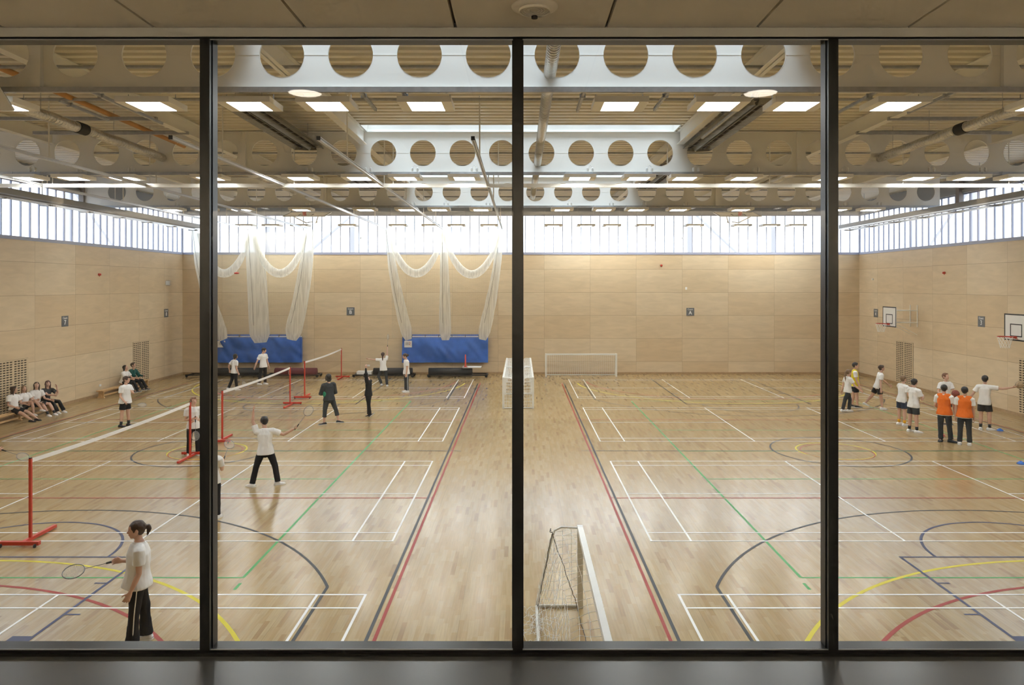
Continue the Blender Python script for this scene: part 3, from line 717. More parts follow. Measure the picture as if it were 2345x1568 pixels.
# ------------------------------------------------------------------ goals
M['goal'] = principled('white_goal_paint', (.80,.80,.76), .35); M['cordblack'] = principled('black_elastic_cord', (.03,.025,.02), .6)
def goal(loc, rz, label, wid=3.66, hgt=1.2, dep=.62, group=None, cell=.11, messy=False, r=.0035):
    """mouth along local X from 0 to wid, facing -Y; net to +Y"""
    e = thing('futsal_goal', label, 'goal', loc, rz, group); b = .04
    for x in (0, wid): m = MB(); m.box((x-b, -b, 0), (x+b, b, hgt)); m.build('post', M['goal'], e)
    m = MB(); m.box((b+.001, -b+.001, hgt-.08), (wid-b-.001, b-.001, hgt-.001)); m.build('crossbar', M['goal'], e)
    td = dep*.62
    for x in (0, wid):
        m = MB(); p = [(x, b, hgt-.03), (x, td*.7, hgt-.02), (x, td*.95, hgt-.07), (x, td+.02, hgt-.2), (x, dep, .03)]
        m.tube(p, .016, 8); m.build('side_frame', M['goal'], e)
        m = MB(); m.tube([(x, b, .025), (x, dep, .025)], .022, 8); m.build('ground_bar', M['goal'], e)
    m = MB(); m.tube([(0, dep, .025), (wid, dep, .025)], .02, 8); m.build('back_bar', M['goal'], e)
    n = MB(); rnd = random.Random(3)
    def P(u, v):                                   # u along the mouth 0..1, v down the net 0..1
        x = u*wid
        path = [(0, hgt-.04), (td, hgt-.06), (dep, .05)]; L = [0, td, td+math.hypot(dep-td, hgt-.1)]; s = v*L[2]
        if s < L[1]: t = s/L[1]; y, z = path[0][0]+(path[1][0]-path[0][0])*t, path[0][1]+(path[1][1]-path[0][1])*t
        else: t = (s-L[1])/(L[2]-L[1]); y, z = path[1][0]+(path[2][0]-path[1][0])*t, path[1][1]+(path[2][1]-path[1][1])*t
        sag = math.sin(PI*u)*.12*math.sin(PI*min(1, v*1.2))
        j = (.035 if messy else .008)
        q = noise.noise_vector(V((u*7, v*5, 1.3)))*j*1.6
        return V((x+q.x, y-sag*.5+q.y, max(.01, z-sag*.6+q.z)))
    nu, nv = int(wid/cell), int((dep*2+hgt)/cell/1.15)
    for i in range(nu+1): n.tube([P(i/nu, k/nv) for k in range(nv+1)], r, 3, cap=False)
    for k in range(nv+1): n.tube([P(i/nu, k/nv) for i in range(nu+1)], r, 3, cap=False)
    for x in (0, wid):
        for k in range(1, 9):
            z = hgt*k/9; n.tube([(x, b, z), (x, td+(dep-td)*(1-k/9), z-.02)], r, 3, cap=False)
        for k in range(1, 5): y = dep*k/5; n.tube([(x, y, .03), (x, min(y, td), hgt-.06 if y < td else hgt*.45)], r, 3, cap=False)
    n.build('goal_net', M['netcord'], e); return e
goal((1.32, 37.75, 0), 0, 'wide white goal standing against the far wall, right of centre', dep=.6, cell=.10, r=.0045)
for (lx, ly, rz, t) in ((-.66, 31.62, -PI/2, 'near left'), (.48, 28.0, PI/2, 'near right'), (-.66, 35.45, -PI/2, 'far left'), (.48, 31.83, PI/2, 'far right')):
    goal((lx, ly, 0), rz, 'white goal in the back to back stack behind the middle mullion, %s one' % t, dep=.55, cell=.12, group='stacked white goals', r=.005)
g = goal((.875, 7.02, 0), PI/2, 'large white goal seen from above at the bottom, beside the middle mullion', dep=.64, cell=.19, messy=True, r=.0027)
m = MB()
def wob(a, b, n=18, w=.02):
    return [V(a).lerp(V(b), i/n) + noise.noise_vector(V((i*.7, a[0], 2)))*w for i in range(n+1)]
m.tube(wob((3.45, .42, 1.16), (3.60, .62, .05)), .0055, 5); m.tube(wob((3.45, .42, 1.16), (3.55, .05, .06)), .0055, 5); m.tube(wob((3.55, .05, .05), (1.6, -.02, .03)), .0055, 5)
m.tube(wob((3.42, .40, 1.17), (3.5, .46, 1.2), 8, .05), .006, 5); m.build('elastic_cord', M['cordblack'], g)
m = MB(); rnd = random.Random(5)
for k in range(46):                                # slack net pooled on the floor
    a = V((rnd.uniform(2.2, 3.55), rnd.uniform(.45, .82), .012)); pts = [a]
    d = rnd.uniform(0, 2*PI)
    for q in range(9): d += rnd.uniform(-.8, .8); a = a + V((math.cos(d)*.06, math.sin(d)*.045, 0)); a.z = .01+.05*rnd.random(); a.y = min(max(a.y, .35), .86); pts.append(a.copy())
    m.tube(pts, .0026, 3, cap=False)
o = m.build('slack_net', M['netcord'], g)

# ------------------------------------------------------------------ cricket nets, blue pouches, trolleys
M['bunch'] = mat_bunch(); M['veil'] = mat_net((.66,.60,.46), .05, .003, .10)
M['blue'] = principled('blue_vinyl', (.04,.145,.53), .42, noise_amt=.12, noise_scale=3)
def bunch(top, bot, w0, w1, label, belly=0):
    e = thing('cricket_net_bunch', label, 'net', (0, 0, 0), 0, 'gathered cricket nets'); m = MB(); n = 26; pts, rad = [], []
    for i in range(n+1):
        t = i/n; x = top[0]+(bot[0]-top[0])*t + belly*math.sin(PI*t); z = top[1]+(bot[1]-top[1])*t
        pts.append((x, 37.35+.05*math.sin(t*5), z)); w = (w0+(w1-w0)*min(1, t*1.25))/2; w *= 1 if t < .93 else 1-(t-.93)*6
        rad.append((max(w, .05), max(.06, w*.55)))
    m.tube(pts, rad, 20, side=(1,0,0)); 
    for i, v in enumerate(m.v): q = noise.noise(V((v[0]*6, v[1]*6, v[2]*.5)))*.03; m.v[i] = (v[0]+q, v[1]+q*.6, v[2])
    m.build('gathered_net', M['bunch'], e)
    k = MB(); k.tube([(p[0]-rad[i][0]*.35, p[1]-rad[i][1]-.01, p[2]) for i, p in enumerate(pts) if i < 23], .007, 5); k.build('edge_rope', M['cordblack'], e)
    return e
def swag(xa, xb, z0, zlow, label, ta=0.0):
    e = thing('cricket_net_swag', label, 'net', (0, 0, 0), 0, 'draped cricket net swags'); m = MB(); pts, rad = [], []
    for i in range(25):
        t = i/24; x = xa+(xb-xa)*t; s = 1-(2*t-1)**2
        pts.append((x, 37.25, z0-(z0-zlow)*s**.8)); r = .09+.13*s; rad.append((r*.7, r))
    m.tube(pts, rad, 14, side=(0,1,0)); m.build('draped_net', M['bunch'], e)
def veil(x0, x1, label):
    e = thing('cricket_net_panel', label, 'net', (0, 0, 0), 0, 'hanging cricket net panels'); m = MB()
    for k, y in ((0, 37.8),):
        n = 20
        for i in range(n):
            xa, xb = x0+(x1-x0)*i/n, x0+(x1-x0)*(i+1)/n
            m.quad((xa, y+.05*math.sin(i), 2.0), (xb, y+.05*math.sin(i+1), 2.0), (xb, y+.05*math.sin(i+1), 7.5), (xa, y+.05*math.sin(i), 7.5))
    m.build('net_panel', M['veil'], e)
ZT, ZB = 7.6, 1.95
bunch((-16.75, ZT), (-15.25, ZB), .35, .75, 'white gathered net hanging behind the left mullion', -.25)
bunch((-13.75, ZT), (-13.35, ZB-.15), .95, 1.05, 'broad white gathered net at the middle of the left blue mat', .0)
bunch((-10.85, ZT), (-11.75, ZB), .55, .85, 'white gathered net at the right end of the left blue mat', .12)
bunch((-6.85, ZT), (-5.75, ZB), .32, .58, 'white gathered net at the left end of the central blue mat', -.12)
bunch((-3.95, ZT), (-3.85, ZB-.02), .32, .62, 'straight white gathered net over the middle of the central blue mat')
bunch((-1.02, ZT), (-1.95, ZB), .28, .60, 'white gathered net at the right end of the central blue mat', .12)
swag(-16.5, -13.9, 7.4, 5.35, 'white net swag draped left of the broad gathered net'); swag(-13.7, -11.0, 7.4, 5.35, 'white net swag draped right of the broad gathered net')
swag(-6.7, -4.0, 7.4, 5.35, 'white net swag draped above the central blue mat, left half'); swag(-3.9, -1.1, 7.4, 5.3, 'white net swag draped above the central blue mat, right half')
veil(-16.6, -11.1, 'sheer net panel hanging above the left blue mat'); veil(-6.7, -1.2, 'sheer net panel hanging above the central blue mat')
m = MB(); m.ellipsoid((-14.45, 36.98, 5.36), ((.13,0,0), (0,.13,0), (0,0,.05)), 16, 8); tag(m.build('throwing_disc', M['red']), 'small red disc caught in the draped net at left', 'disc')
def pouch(x0, x1, label, z0=.66, z1=2.02):
    e = thing('blue_mat', label, 'mat cover', (x0, 38.45, 0), 0, 'blue wall mats'); W = x1-x0; m = MB(); nx, nz = 44, 16
    def P(i, k):
        u, v = i/nx, k/nz; x, z = u*W, z0+(z1-z0)*v
        n_ = noise.noise(V((x*1.1+x0, z*.9, 0)))*.12 + .10*abs(noise.noise(V((x*2.2+z*1.6+x0, z*.8, 4))))
        dz = -.05*math.sin(u*PI*3)**2*v - .02*(1-v)*noise.noise(V((x*.8, 3, x0)))
        return (x, -.04-.06*math.sin(PI*v)-n_, z+dz)
    vs = [P(i, k) for k in range(nz+1) for i in range(nx+1)]
    m.add(vs, [(k*(nx+1)+i, k*(nx+1)+i+1, (k+1)*(nx+1)+i+1, (k+1)*(nx+1)+i) for k in range(nz) for i in range(nx)], 0, True)
    m.box((0, .0, z0), (W, .20, z1-.02)); m.build('cover', M['blue'], e)
    m = MB(); m.box((.02, .05, z1-.01), (W-.02, .15, z1+.03)); m.build('top_rail', M['white'], e)
    m = MB(); m.box((.0, .16, z1+.03), (W-.1, .19, z1+.12)); m.build('upper_hem', M['blue'], e)
    for k in range(6): m = MB(); x = .5+k*(W-1)/5; m.box((x-.012, .02, z1-.03), (x+.012, .16, z1+.10)); m.build('strap', M['cordblack'], e)
    s = MB(); sx = .32; s.box((sx-.2, -.125, z1-.55), (sx+.2, -.115, z1-.2)); lab = s.build('sticker', M['white'], e)
    s = MB(); z = z1-.31
    for k in range(3): s.box((sx-.14, -.13, z-.055*k), (sx+.03, -.126, z-.055*k+.025))
    s.build('print', M['grey'], lab)
    s = MB(); s.tube([(sx+.07, -.129, z+.04), (sx+.12, -.129, z-.02), (sx+.06, -.129, z-.08), (sx+.13, -.129, z-.13)], .014, 5); s.build('emblem', M['red'], lab)
pouch(-16.1, -11.6, 'blue vinyl mat cover on the far wall, left one by the mullion'); pouch(-6.25, -1.72, 'blue vinyl mat cover on the far wall, central one')
M['maroon'] = principled('maroon_mat_roll', (.12,.018,.025), .6); M['rubber'] = principled('black_mat_roll', (.02,.02,.02), .55)
def trolley(x0, x1, roll, label):
    e = thing('mat_trolley', label, 'trolley', (x0, 37.75, 0), 0, 'low mat trolleys'); W = x1-x0
    m = MB(); m.box((.05, -.38, .09), (W-.05, -.33, .15)); m.box((.05, .33, .09), (W-.05, .38, .15))
    for k in range(5): x = .1+k*(W-.2)/4; m.box((x-.03, -.36, .09), (x+.03, .36, .13))
    m.build('frame', M['black'], e)
    if roll:
        m = MB(); m.closed_tube([(roll[0]-x0, -.12, .27), (roll[1]-x0, -.12, .27)], (.20), 20, round_ends=False); m.closed_tube([(roll[0]-x0+.1, .2, .25), (roll[1]-x0-.1, .2, .25)], .17, 20, round_ends=False)
        m.build('mat_roll', M[roll[2]], e)
    for x in (.12, W-.12):
        for y in (-.36, .36): w = MB(); w.lathe((x, y-.02, .07), [(0, 0), (.06, 0), (.07, .01), (.07, .03), (.06, .04), (0, .04)], 14, axis=(0,1,0)); w.build('wheel', M['blackmat'], e)
    return e
trolley(-17.3, -13.35, (-16.2, -13.5, 'rubber'), 'black mat trolley on the far wall behind the left mullion')
trolley(-13.2, -10.35, (-12.7, -10.55, 'maroon'), 'trolley carrying maroon mat rolls at the far wall')
trolley(-8.7, -5.45, (-7.6, -5.6, 'rubber'), 'black mat trolley on the far wall behind the running girl')
trolley(-4.85, -1.65, (-4.75, -2.5, 'rubber'), 'black mat trolley under the central blue mat, with white tray')
m = MB(); m.box((-2.98, 37.4, .478), (-2.05, 37.95, .50)); m.box((-3.0, 37.38, .50), (-2.03, 37.40, .53)); m.box((-3.0, 37.95, .50), (-2.03, 37.97, .53)); m.box((-2.05, 37.38, .50), (-2.03, 37.97, .53)); m.box((-3.0, 37.38, .50), (-2.98, 37.97, .53))
tag(m.build('tray', M['white']), 'white tray lying on the right mat trolley', 'tray')
m = MB(); m.lathe((-2.85, 37.6, .502), [(0, 0), (.13, 0), (.12, .02), (.045, .06), (.03, .65), (0, .67)], 14)
tag(m.build('marker_pole', M['red']), 'red pole standing on the white tray', 'pole')
m = MB(); m.box((-8.45, 37.45, .152), (-7.68, 37.9, .30)); tag(m.build('tray', M['white']), 'white tray on the trolley behind the running girl', 'tray')
for x, y, t in ((2290, 986, 'blue marker disc beside the boy throwing on the right'), (2338, 1062, 'blue marker disc at the right photo edge')):
    p = floor_at(x, y); m = MB(); m.lathe((0, 0, .004), [(.10, 0), (.098, .012), (.03, .07), (.02, .068), (.09, 0)], 20)
    o = m.build('marker_cone', principled('blue_plastic', (.03,.16,.6), .4)); o.location = p; tag(o, t, 'marker cone')
p = floor_at(2158, 998); m = MB(); m.lathe((0, 0, .004), [(.09, 0), (.03, .06), (.02, .058), (.08, 0)], 20); o = m.build('marker_cone', M['red']); o.location = p; tag(o, 'small red marker disc behind the boys in orange bibs', 'marker cone')
# ------------------------------------------------------------------ people
SKIN = [principled('skin_'+n, c, .5, noise_amt=.04, noise_scale=12) for n, c in (('fair', (.62,.38,.28)), ('light', (.56,.33,.23)), ('tan', (.44,.25,.16)))]
HAIR = {n: principled('hair_'+n, c, .55, noise_amt=.25, noise_scale=40) for n, c in (('black', (.015,.012,.011)), ('brown', (.055,.03,.018)), ('light', (.19,.115,.06)), ('ginger', (.17,.07,.03)), ('auburn', (.07,.02,.014)))}
CL = {n: principled('cloth_'+n, c, .85, spec=.2) for n, c in (('white', (.80,.79,.77)), ('black', (.018,.018,.02)), ('navy', (.035,.045,.075)), ('charcoal', (.045,.05,.055)), ('orange', (.80,.17,.02)), ('yellow', (.75,.62,.03)),
      ('green', (.03,.22,.12)), ('teal', (.02,.10,.09)), ('grey', (.2,.21,.22)), ('gold', (.75,.38,.02)))}
M['eyewhite'] = principled('eye_white', (.8,.78,.75), .3); M['iris'] = principled('dark_iris', (.03,.02,.015), .2); M['lips'] = principled('lips', (.42,.15,.12), .5)
M['grip'] = principled('black_grip', (.02,.02,.02), .7); M['string'] = principled('racket_strings', (.75,.75,.72), .6); M['racket'] = principled('grey_racket_frame', (.25,.26,.28), .35, metal=.5)
Z = V((0,0,1))
def fv(a): a = math.radians(a); return V((math.sin(a), -math.cos(a), 0))
def rot(v, axis, a): return Matrix.Rotation(a, 3, axis) @ v
def hand(mb, w, hd, pn, H_, curl, spread=.10, thumb_side=1):
    """palm with four unequal bent fingers and a thumb leaving its side near the base; pn = palm normal"""
    hd = hd.normalized(); pn = (pn - hd*pn.dot(hd)); pn = pn.normalized() if pn.length > 1e-5 else hd.orthogonal().normalized()
    lt = hd.cross(pn)*thumb_side
    mb.closed_tube([w - hd*.008*H_, w + hd*.018*H_, w + hd*.050*H_], [(.016*H_, .012*H_), (.023*H_, .0115*H_), (.025*H_, .0095*H_)], 12, side=lt)
    for k, (ln_, off) in enumerate(((.041, 1.5), (.046, .5), (.043, -.5), (.034, -1.5))):
        b = w + hd*.046*H_ + lt*off*.0132*H_; d = rot(hd, pn, -thumb_side*spread*off*.7); pts = [b]
        for f, c in ((.42, curl*.7), (.33, curl*1.1), (.25, curl)):
            d = rot(d, lt, c*-thumb_side) if False else (d*math.cos(c) + pn*math.sin(c)).normalized()
            q = pn - d*pn.dot(d); pn2 = q.normalized() if q.length > .05 else -hd
            b = b + d*ln_*f*H_; pts.append(b)
            if curl > .8: pn_ = pn2
        mb.closed_tube(pts, [.0058*H_, .0054*H_, .0049*H_, .0042*H_], 8)
    b = w + hd*.016*H_ + lt*.020*H_; d = (hd*.6 + lt*.75 + pn*.35*(1+curl)).normalized(); p1 = b + d*.024*H_; d2 = (hd*.8 + lt*.25*(1-curl) + pn*.5*(1+curl)).normalized()
    mb.closed_tube([b, p1, p1 + d2*.024*H_], [.0075*H_, .0063*H_, .005*H_], 8)
def shoe(ank, ff, H_, mat, sole, par, up=Z):
    ff = ff.normalized(); up = (up - ff*up.dot(ff)).normalized(); lt = ff.cross(up); base = ank - up*.047*H_
    e = MB(); rings = [(-.052, .012, .022), (-.048, .022, .040), (-.03, .028, .050), (.0, .029, .052), (.03, .030, .040), (.06, .033, .030), (.085, .031, .024), (.102, .022, .018), (.11, .010, .012)]
    n = 14; vs = []
    for s_, w, h in rings:
        for j in range(n):
            t = 2*PI*j/n; z = h*.5 + h*.62*math.sin(t); z = max(z, .006)
            vs.append(base + ff*s_*H_ + lt*w*math.cos(t)*H_ + up*min(z, h)*H_)
    fs = [(i*n+j, i*n+(j+1) % n, (i+1)*n+(j+1) % n, (i+1)*n+j) for i in range(len(rings)-1) for j in range(n)] + [tuple(range(n)), tuple(range((len(rings)-1)*n, len(rings)*n))]
    e.add(vs, fs, 0, True); o = e.build('shoe', mat, par)
    s = MB(); k = [(-.054, .018), (-.04, .030), (.0, .030), (.04, .033), (.07, .035), (.095, .028), (.112, .010)]
    ring = [base + ff*a*H_ + lt*w*H_ for a, w in k] + [base + ff*a*H_ - lt*w*H_ for a, w in reversed(k)]; n = len(ring)
    s.add([p - up*.0 for p in ring] + [p + up*.011*H_ for p in ring], [tuple(reversed(range(n))), tuple(range(n, 2*n))] + [(i, (i+1) % n, n+(i+1) % n, n+i) for i in range(n)]); s.build('sole', sole, o)
NP = [0]
def person(label, base=None, Hh=1.6, yaw=0, lean=(0,0,1), head=(0, 0), R=((-.1,0,-1), (0,0,-1)), L=((.1,0,-1), (0,0,-1)), legR=None, legL=None, footR=None, footL=None,
           hair=('short', 'brown'), skin=0, top='white', sleeve=.62, bottom=('trousers', 'black'), shoes='white', sole='white', socks=None, bib=None, pelvis=None, curlR=.35, curlL=.35, wide=1.0, face=True,
           stripe=False, pony=None, twist=0, category='person', hem=-.07, group=None, lift=0, flare=.041, palmR=None, palmL=None):
    NP[0] += 1; H_ = Hh
    if pelvis is not None: hem = -.02
    f = fv(yaw); r = -V((math.cos(math.radians(yaw)), math.sin(math.radians(yaw)), 0))
    if pelvis is None:
        t = floor_at(*base) if len(base) == 2 else V(base); q = Matrix.Rotation(-math.atan2(t.x, t.y), 3, 'Z'); yaw -= math.degrees(math.atan2(t.x, t.y)); tq = lambda v: (q @ V(v)) if v is not None else None
        lean = tq(lean); R = tuple(map(tq, R)); L = tuple(map(tq, L)); legR = tuple(map(tq, legR)) if legR else None; legL = tuple(map(tq, legL)) if legL else None
        footR, footL = tq(footR), tq(footL); f = fv(yaw); r = -V((math.cos(math.radians(yaw)), math.sin(math.radians(yaw)), 0))
    up = V(lean).normalized(); ft = fv(yaw+twist); rt = ft.cross(Z); rt = (rt - up*rt.dot(up)).normalized(); fwd = up.cross(rt)
    hip = {}
    sit = pelvis is not None
    P0 = V(pelvis) if sit else V((0, 0, 0))
    for s_, k in ((1, 'R'), (-1, 'L')): hip[k] = P0 + r*s_*.052*H_ - Z*.015*H_
    TH, SH, AN = .245*H_, .235*H_, .047*H_; kn, an = {}, {}
    for k, lg, s_ in (('R', legR, 1), ('L', legL, -1)):
        a, b = lg[:2] if lg else (V((0,0,-1)) + r*s_*.06 + f*.02, V((0,0,-1)) + r*s_*.03 - f*.03)
        a, b = V(a).normalized(), V(b).normalized(); kn[k] = hip[k] + a*TH
        if sit and lg and len(lg) < 3:
            dz = min(.99, max(-.2, (kn[k].z - AN)/SH)); hz = V((b.x, b.y, 0)); hz = hz.normalized() if hz.length > 1e-4 else f; b = hz*math.sqrt(1-dz*dz) - Z*dz
        an[k] = kn[k] + b*SH
    if not sit:
        mid = (an['R']+an['L'])/2; zmin = min(an['R'].z, an['L'].z)
        sh = V((t.x-mid.x, t.y-mid.y, AN - zmin + lift)); P0 = P0 + sh
        for d_ in (hip, kn, an):
            for k in d_: d_[k] = d_[k] + sh
    e = thing('person', label, category, (P0.x, P0.y, 0), 0, group); o_ = V((P0.x, P0.y, 0)); P0 = P0 - o_
    for d_ in (hip, kn, an):
        for k in d_: d_[k] = d_[k] - o_
    W = wide
    at = lambda t: P0 + up*t*H_
    shl = {'R': at(.255) + rt*.105*H_*W**.5, 'L': at(.255) - rt*.105*H_*W**.5}; el, wr, fd = {}, {}, {}
    for k, (a, b) in (('R', R[:2]), ('L', L[:2])):
        a, b = V(a).normalized(), V(b).normalized(); el[k] = shl[k] + a*.172*H_; wr[k] = el[k] + b*.15*H_; fd[k] = b
    hh = .137*H_; neck = at(.29); hf = fv(yaw+head[0]); hr = hf.cross(Z); p = math.radians(head[1]); hf = rot(hf, hr, p); hu = hr.cross(hf)
    hc = neck + (up*.5+Z*.5).normalized()*.045*H_ + hu*.48*hh + hf*.02*H_
    far = (o_.y > 24); vx = .0075 if far else .0055
    b = MB()
    tr = lambda q, g=0.0, gg=0.0: [((w*W+g)*H_, (d*W**.8+gg)*H_) for w, d in q]
    b.closed_tube([at(t) for t in (-.06, -.02, .03, .09, .16, .22, .25, .285)], tr([(.055,.05), (.086,.06), (.084,.06), (.070,.052), (.082,.057), (.09,.057), (.078,.045), (.035,.035)]), 20, side=rt)
    b.closed_tube([shl['R'], shl['L']], .034*H_, 12); b.closed_tube([at(.25), neck, hc - hu*.35*hh - hf*.08*hh], [.038*H_, .031*H_, .031*H_], 14)
    b.ellipsoid(hc + hu*.10*hh - hf*.06*hh, (hr*.365*hh, hf*.46*hh, hu*.41*hh), 20, 14); b.ellipsoid(hc - hu*.14*hh + hf*.10*hh, (hr*.27*hh, hf*.31*hh, hu*.36*hh), 18, 12)
    b.ellipsoid(hc - hu*.38*hh + hf*.24*hh, (hr*.12*hh, hf*.11*hh, hu*.10*hh), 12, 8)
    b.closed_tube([hc + hu*.04*hh + hf*.36*hh, hc - hu*.085*hh + hf*.445*hh], [.035*hh, .062*hh], 8)
    for s_ in (1, -1): b.ellipsoid(hc + hr*s_*.37*hh - hf*.04*hh - hu*.04*hh, (hr*.05*hh, hf*.09*hh, hu*.15*hh), 10, 8)
    for k in 'RL':
        b.closed_tube([shl[k], shl[k].lerp(el[k], .5), el[k], el[k].lerp(wr[k], .35), wr[k]], [.030*H_, .026*H_, .0215*H_, .0225*H_, .0145*H_], 12)
        pn = (palmR if k == 'R' else palmL) or (-rt if k == 'R' else rt)
        hand(b, wr[k], fd[k], V(pn), H_, curlR if k == 'R' else curlL, thumb_side=(1 if k == 'R' else -1))
        b.closed_tube([hip[k], hip[k].lerp(kn[k], .4), kn[k], kn[k].lerp(an[k], .3), kn[k].lerp(an[k], .7), an[k]], [.052*H_, .047*H_, .034*H_, .035*H_, .025*H_, .020*H_], 14)
    fdir = {'R': V(footR) if footR else f, 'L': V(footL) if footL else f}
    for k in 'RL':
        ff = fdir[k].normalized(); u2 = (Z - ff*Z.dot(ff)).normalized()
        b.closed_tube([an[k] - ff*.02*H_ - u2*.02*H_, an[k] + ff*.03*H_ - u2*.022*H_, an[k] + ff*.085*H_ - u2*.034*H_], [.020*H_, .018*H_, .010*H_], 10)
        shoe(an[k], ff, H_, CL[shoes] if shoes in CL else M[shoes], CL[sole], e, u2 if abs(ff.z) > .05 else Z)
    fuse(b, 'body', SKIN[skin], e, vx, 2)
    # hair
    b = MB(); st, hc_ = hair; big = 1.0 if st != 'pony' else .99
    b.ellipsoid(hc + hu*.14*hh - hf*.10*hh, (hr*.405*hh*big, hf*.475*hh*big, hu*.42*hh*big), 22, 14)
    b.ellipsoid(hc - hu*.08*hh - hf*.22*hh, (hr*.31*hh*big, hf*.24*hh, hu*.28*hh), 16, 10)
    if st == 'short': b.ellipsoid(hc + hu*.36*hh + hf*.14*hh, (hr*.28*hh, hf*.22*hh, hu*.14*hh), 12, 8)
    if st in ('long', 'bob'):
        L_ = 1.15 if st == 'long' else .62; dn = (-Z*.8 - hu*.2).normalized(); c0 = hc - hf*.20*hh
        b.closed_tube([c0 + hu*.1*hh, c0 + dn*.3*hh - hf*.05*hh, c0 + dn*(L_*.7)*hh - hf*.06*hh, c0 + dn*L_*hh - hf*.02*hh], [(.38*hh, .24*hh), (.38*hh, .22*hh), (.34*hh, .17*hh), (.22*hh, .09*hh)], 16, side=hr)
        for s_ in (1, -1): c1 = hc + hr*s_*.35*hh; b.closed_tube([c1 + hu*.15*hh, c1 + dn*.2*hh, c1 + dn*(L_*.8)*hh - hf*.02*hh], [.11*hh, .12*hh, .06*hh], 10)
    if st == 'pony':
        L_ = pony or 1.2; t0 = hc - hf*.50*hh + hu*.10*hh; b.closed_tube([hc - hf*.40*hh + hu*.10*hh, t0], .07*hh, 10)
        b.closed_tube([t0, t0 - hf*.16*hh + Z*.02*hh, t0 - hf*.22*hh - Z*.3*L_*hh, t0 - hf*.12*hh - Z*L_*hh*.9], [.08*hh, .14*hh, .15*hh, .04*hh], 12)
    fuse(b, 'hair', HAIR[hc_], e, .009 if far else .007, 2, .007, .035)
    # face details
    if face:
        for s_ in (1, -1):
            c = hc + hu*.045*hh + hf*.338*hh + hr*s_*.145*hh; m = MB(); m.ellipsoid(c, (hr*.056*hh, hf*.032*hh, hu*.026*hh), 12, 8); q = m.build('eye', M['eyewhite'], e)
            m = MB(); m.ellipsoid(c + hf*.022*hh, (hr*.028*hh, hf*.018*hh, hu*.030*hh), 10, 6); m.build('iris', M['iris'], q)
            m = MB(); m.closed_tube([c + hu*.085*hh - hr*.06*hh - hf*(.012 - s_*.02)*hh, c + hu*.105*hh + hf*.004*hh, c + hu*.085*hh + hr*.06*hh - hf*(.012 + s_*.02)*hh], .011*hh, 6); m.build('eyebrow', HAIR[hc_], e)
        m = MB(); m.ellipsoid(hc - hu*.235*hh + hf*.388*hh, (hr*.105*hh, hf*.03*hh, hu*.028*hh), 14, 8); m.build('lips', M['lips'], e)
    # top
    def torso_cloth(name, mat, g, t0, sl, collar=True, vox=.009, dis=.008):
        b = MB(); T_ = [t0, t0+.02, .0, .05, .10, .16, .22, .255, .288]
        q = [(.108,.083), (.107,.082), (.101,.077), (.088,.067), (.080,.062), (.088,.063), (.094,.062), (.084,.05), (.042,.040)]
        b.closed_tube([at(t) for t in T_], tr(q, g, g), 22, side=rt, round_ends=False)
        if sl:
            b.closed_tube([shl['R'] - rt*.01*H_, shl['L'] + rt*.01*H_], (.040+g)*H_, 14)
            for k in 'RL': en = shl[k].lerp(el[k], sl); b.closed_tube([shl[k].lerp(shl['L' if k == 'R' else 'R'], .1), shl[k], shl[k].lerp(en, .6), en], [(.038+g)*H_, (.039+g)*H_, (.038+g)*H_, (.040+g)*H_], 14, round_ends=False)
            if sl > 1:
                for k in 'RL': en = el[k].lerp(wr[k], .93); b.closed_tube([shl[k].lerp(el[k], .8), el[k], en], [.032*H_, .031*H_, .023*H_], 12)
        else: b.closed_tube([shl['R'].lerp(shl['L'], .18) + up*.012*H_, shl['L'].lerp(shl['R'], .18) + up*.012*H_], (.038+g)*H_, 14)
        if collar: b.closed_tube([at(.275), at(.305) + hf*.004], [(.052*H_, .050*H_), (.043*H_, .042*H_)], 16, side=rt, round_ends=False)
        return fuse(b, name, mat, e, vox if not far else .011, 5, dis, .10)
    torso_cloth('shirt' if sleeve <= 1 else 'jacket', CL[top], .007, hem, sleeve, top == 'white')
    if bib: torso_cloth('bib', CL[bib], .014, hem+.012, 0, False)
    # bottoms
    kind, bc = bottom; b = MB()
    pu = (up*.35+Z*.65).normalized() if not sit else up
    b.closed_tube([P0 - pu*.065*H_, P0 - pu*.03*H_, P0 + pu*.02*H_, P0 + pu*.055*H_], tr([(.058,.055), (.084,.064), (.082,.062), (.074,.056)]), 20, side=r)
    for k in 'RL':
        h0 = hip[k] + (Z*.01*H_)
        if kind == 'shorts': en = hip[k].lerp(kn[k], .74); b.closed_tube([h0, hip[k].lerp(kn[k], .35), en], [.050*H_, .060*H_, .060*H_], 16, round_ends=False)
        else:
            en = kn[k].lerp(an[k], .99 if kind == 'trousers' else .55); wid = flare if kind == 'trousers' else .044
            b.closed_tube([h0, hip[k].lerp(kn[k], .4), kn[k], kn[k].lerp(an[k], .4), en], [.050*H_, .055*H_, .043*H_, .041*H_, wid*H_], 16, round_ends=False)
    fuse(b, 'shorts' if kind == 'shorts' else 'trousers', CL[bc], e, .009 if not far else .011, 4, .006, .07)
    if socks:
        for k in 'RL':
            m = MB(); m.closed_tube([an[k] - (an[k]-kn[k]).normalized()*.0, an[k].lerp(kn[k], .28)], [.024*H_, .028*H_], 14, round_ends=False); m.build('sock', CL[socks], e)
    if stripe:
        for k, s_ in (('R', 1), ('L', -1)):
            m = MB(); q = r*s_; pts = [hip[k] + q*.058*H_, hip[k].lerp(kn[k], .5) + q*.054*H_, kn[k] + q*.047*H_, kn[k].lerp(an[k], .5) + q*.045*H_, an[k] + q*.044*H_]; m.tube(pts, .0045*H_, 6); m.build('side_stripe', CL['white'], e)
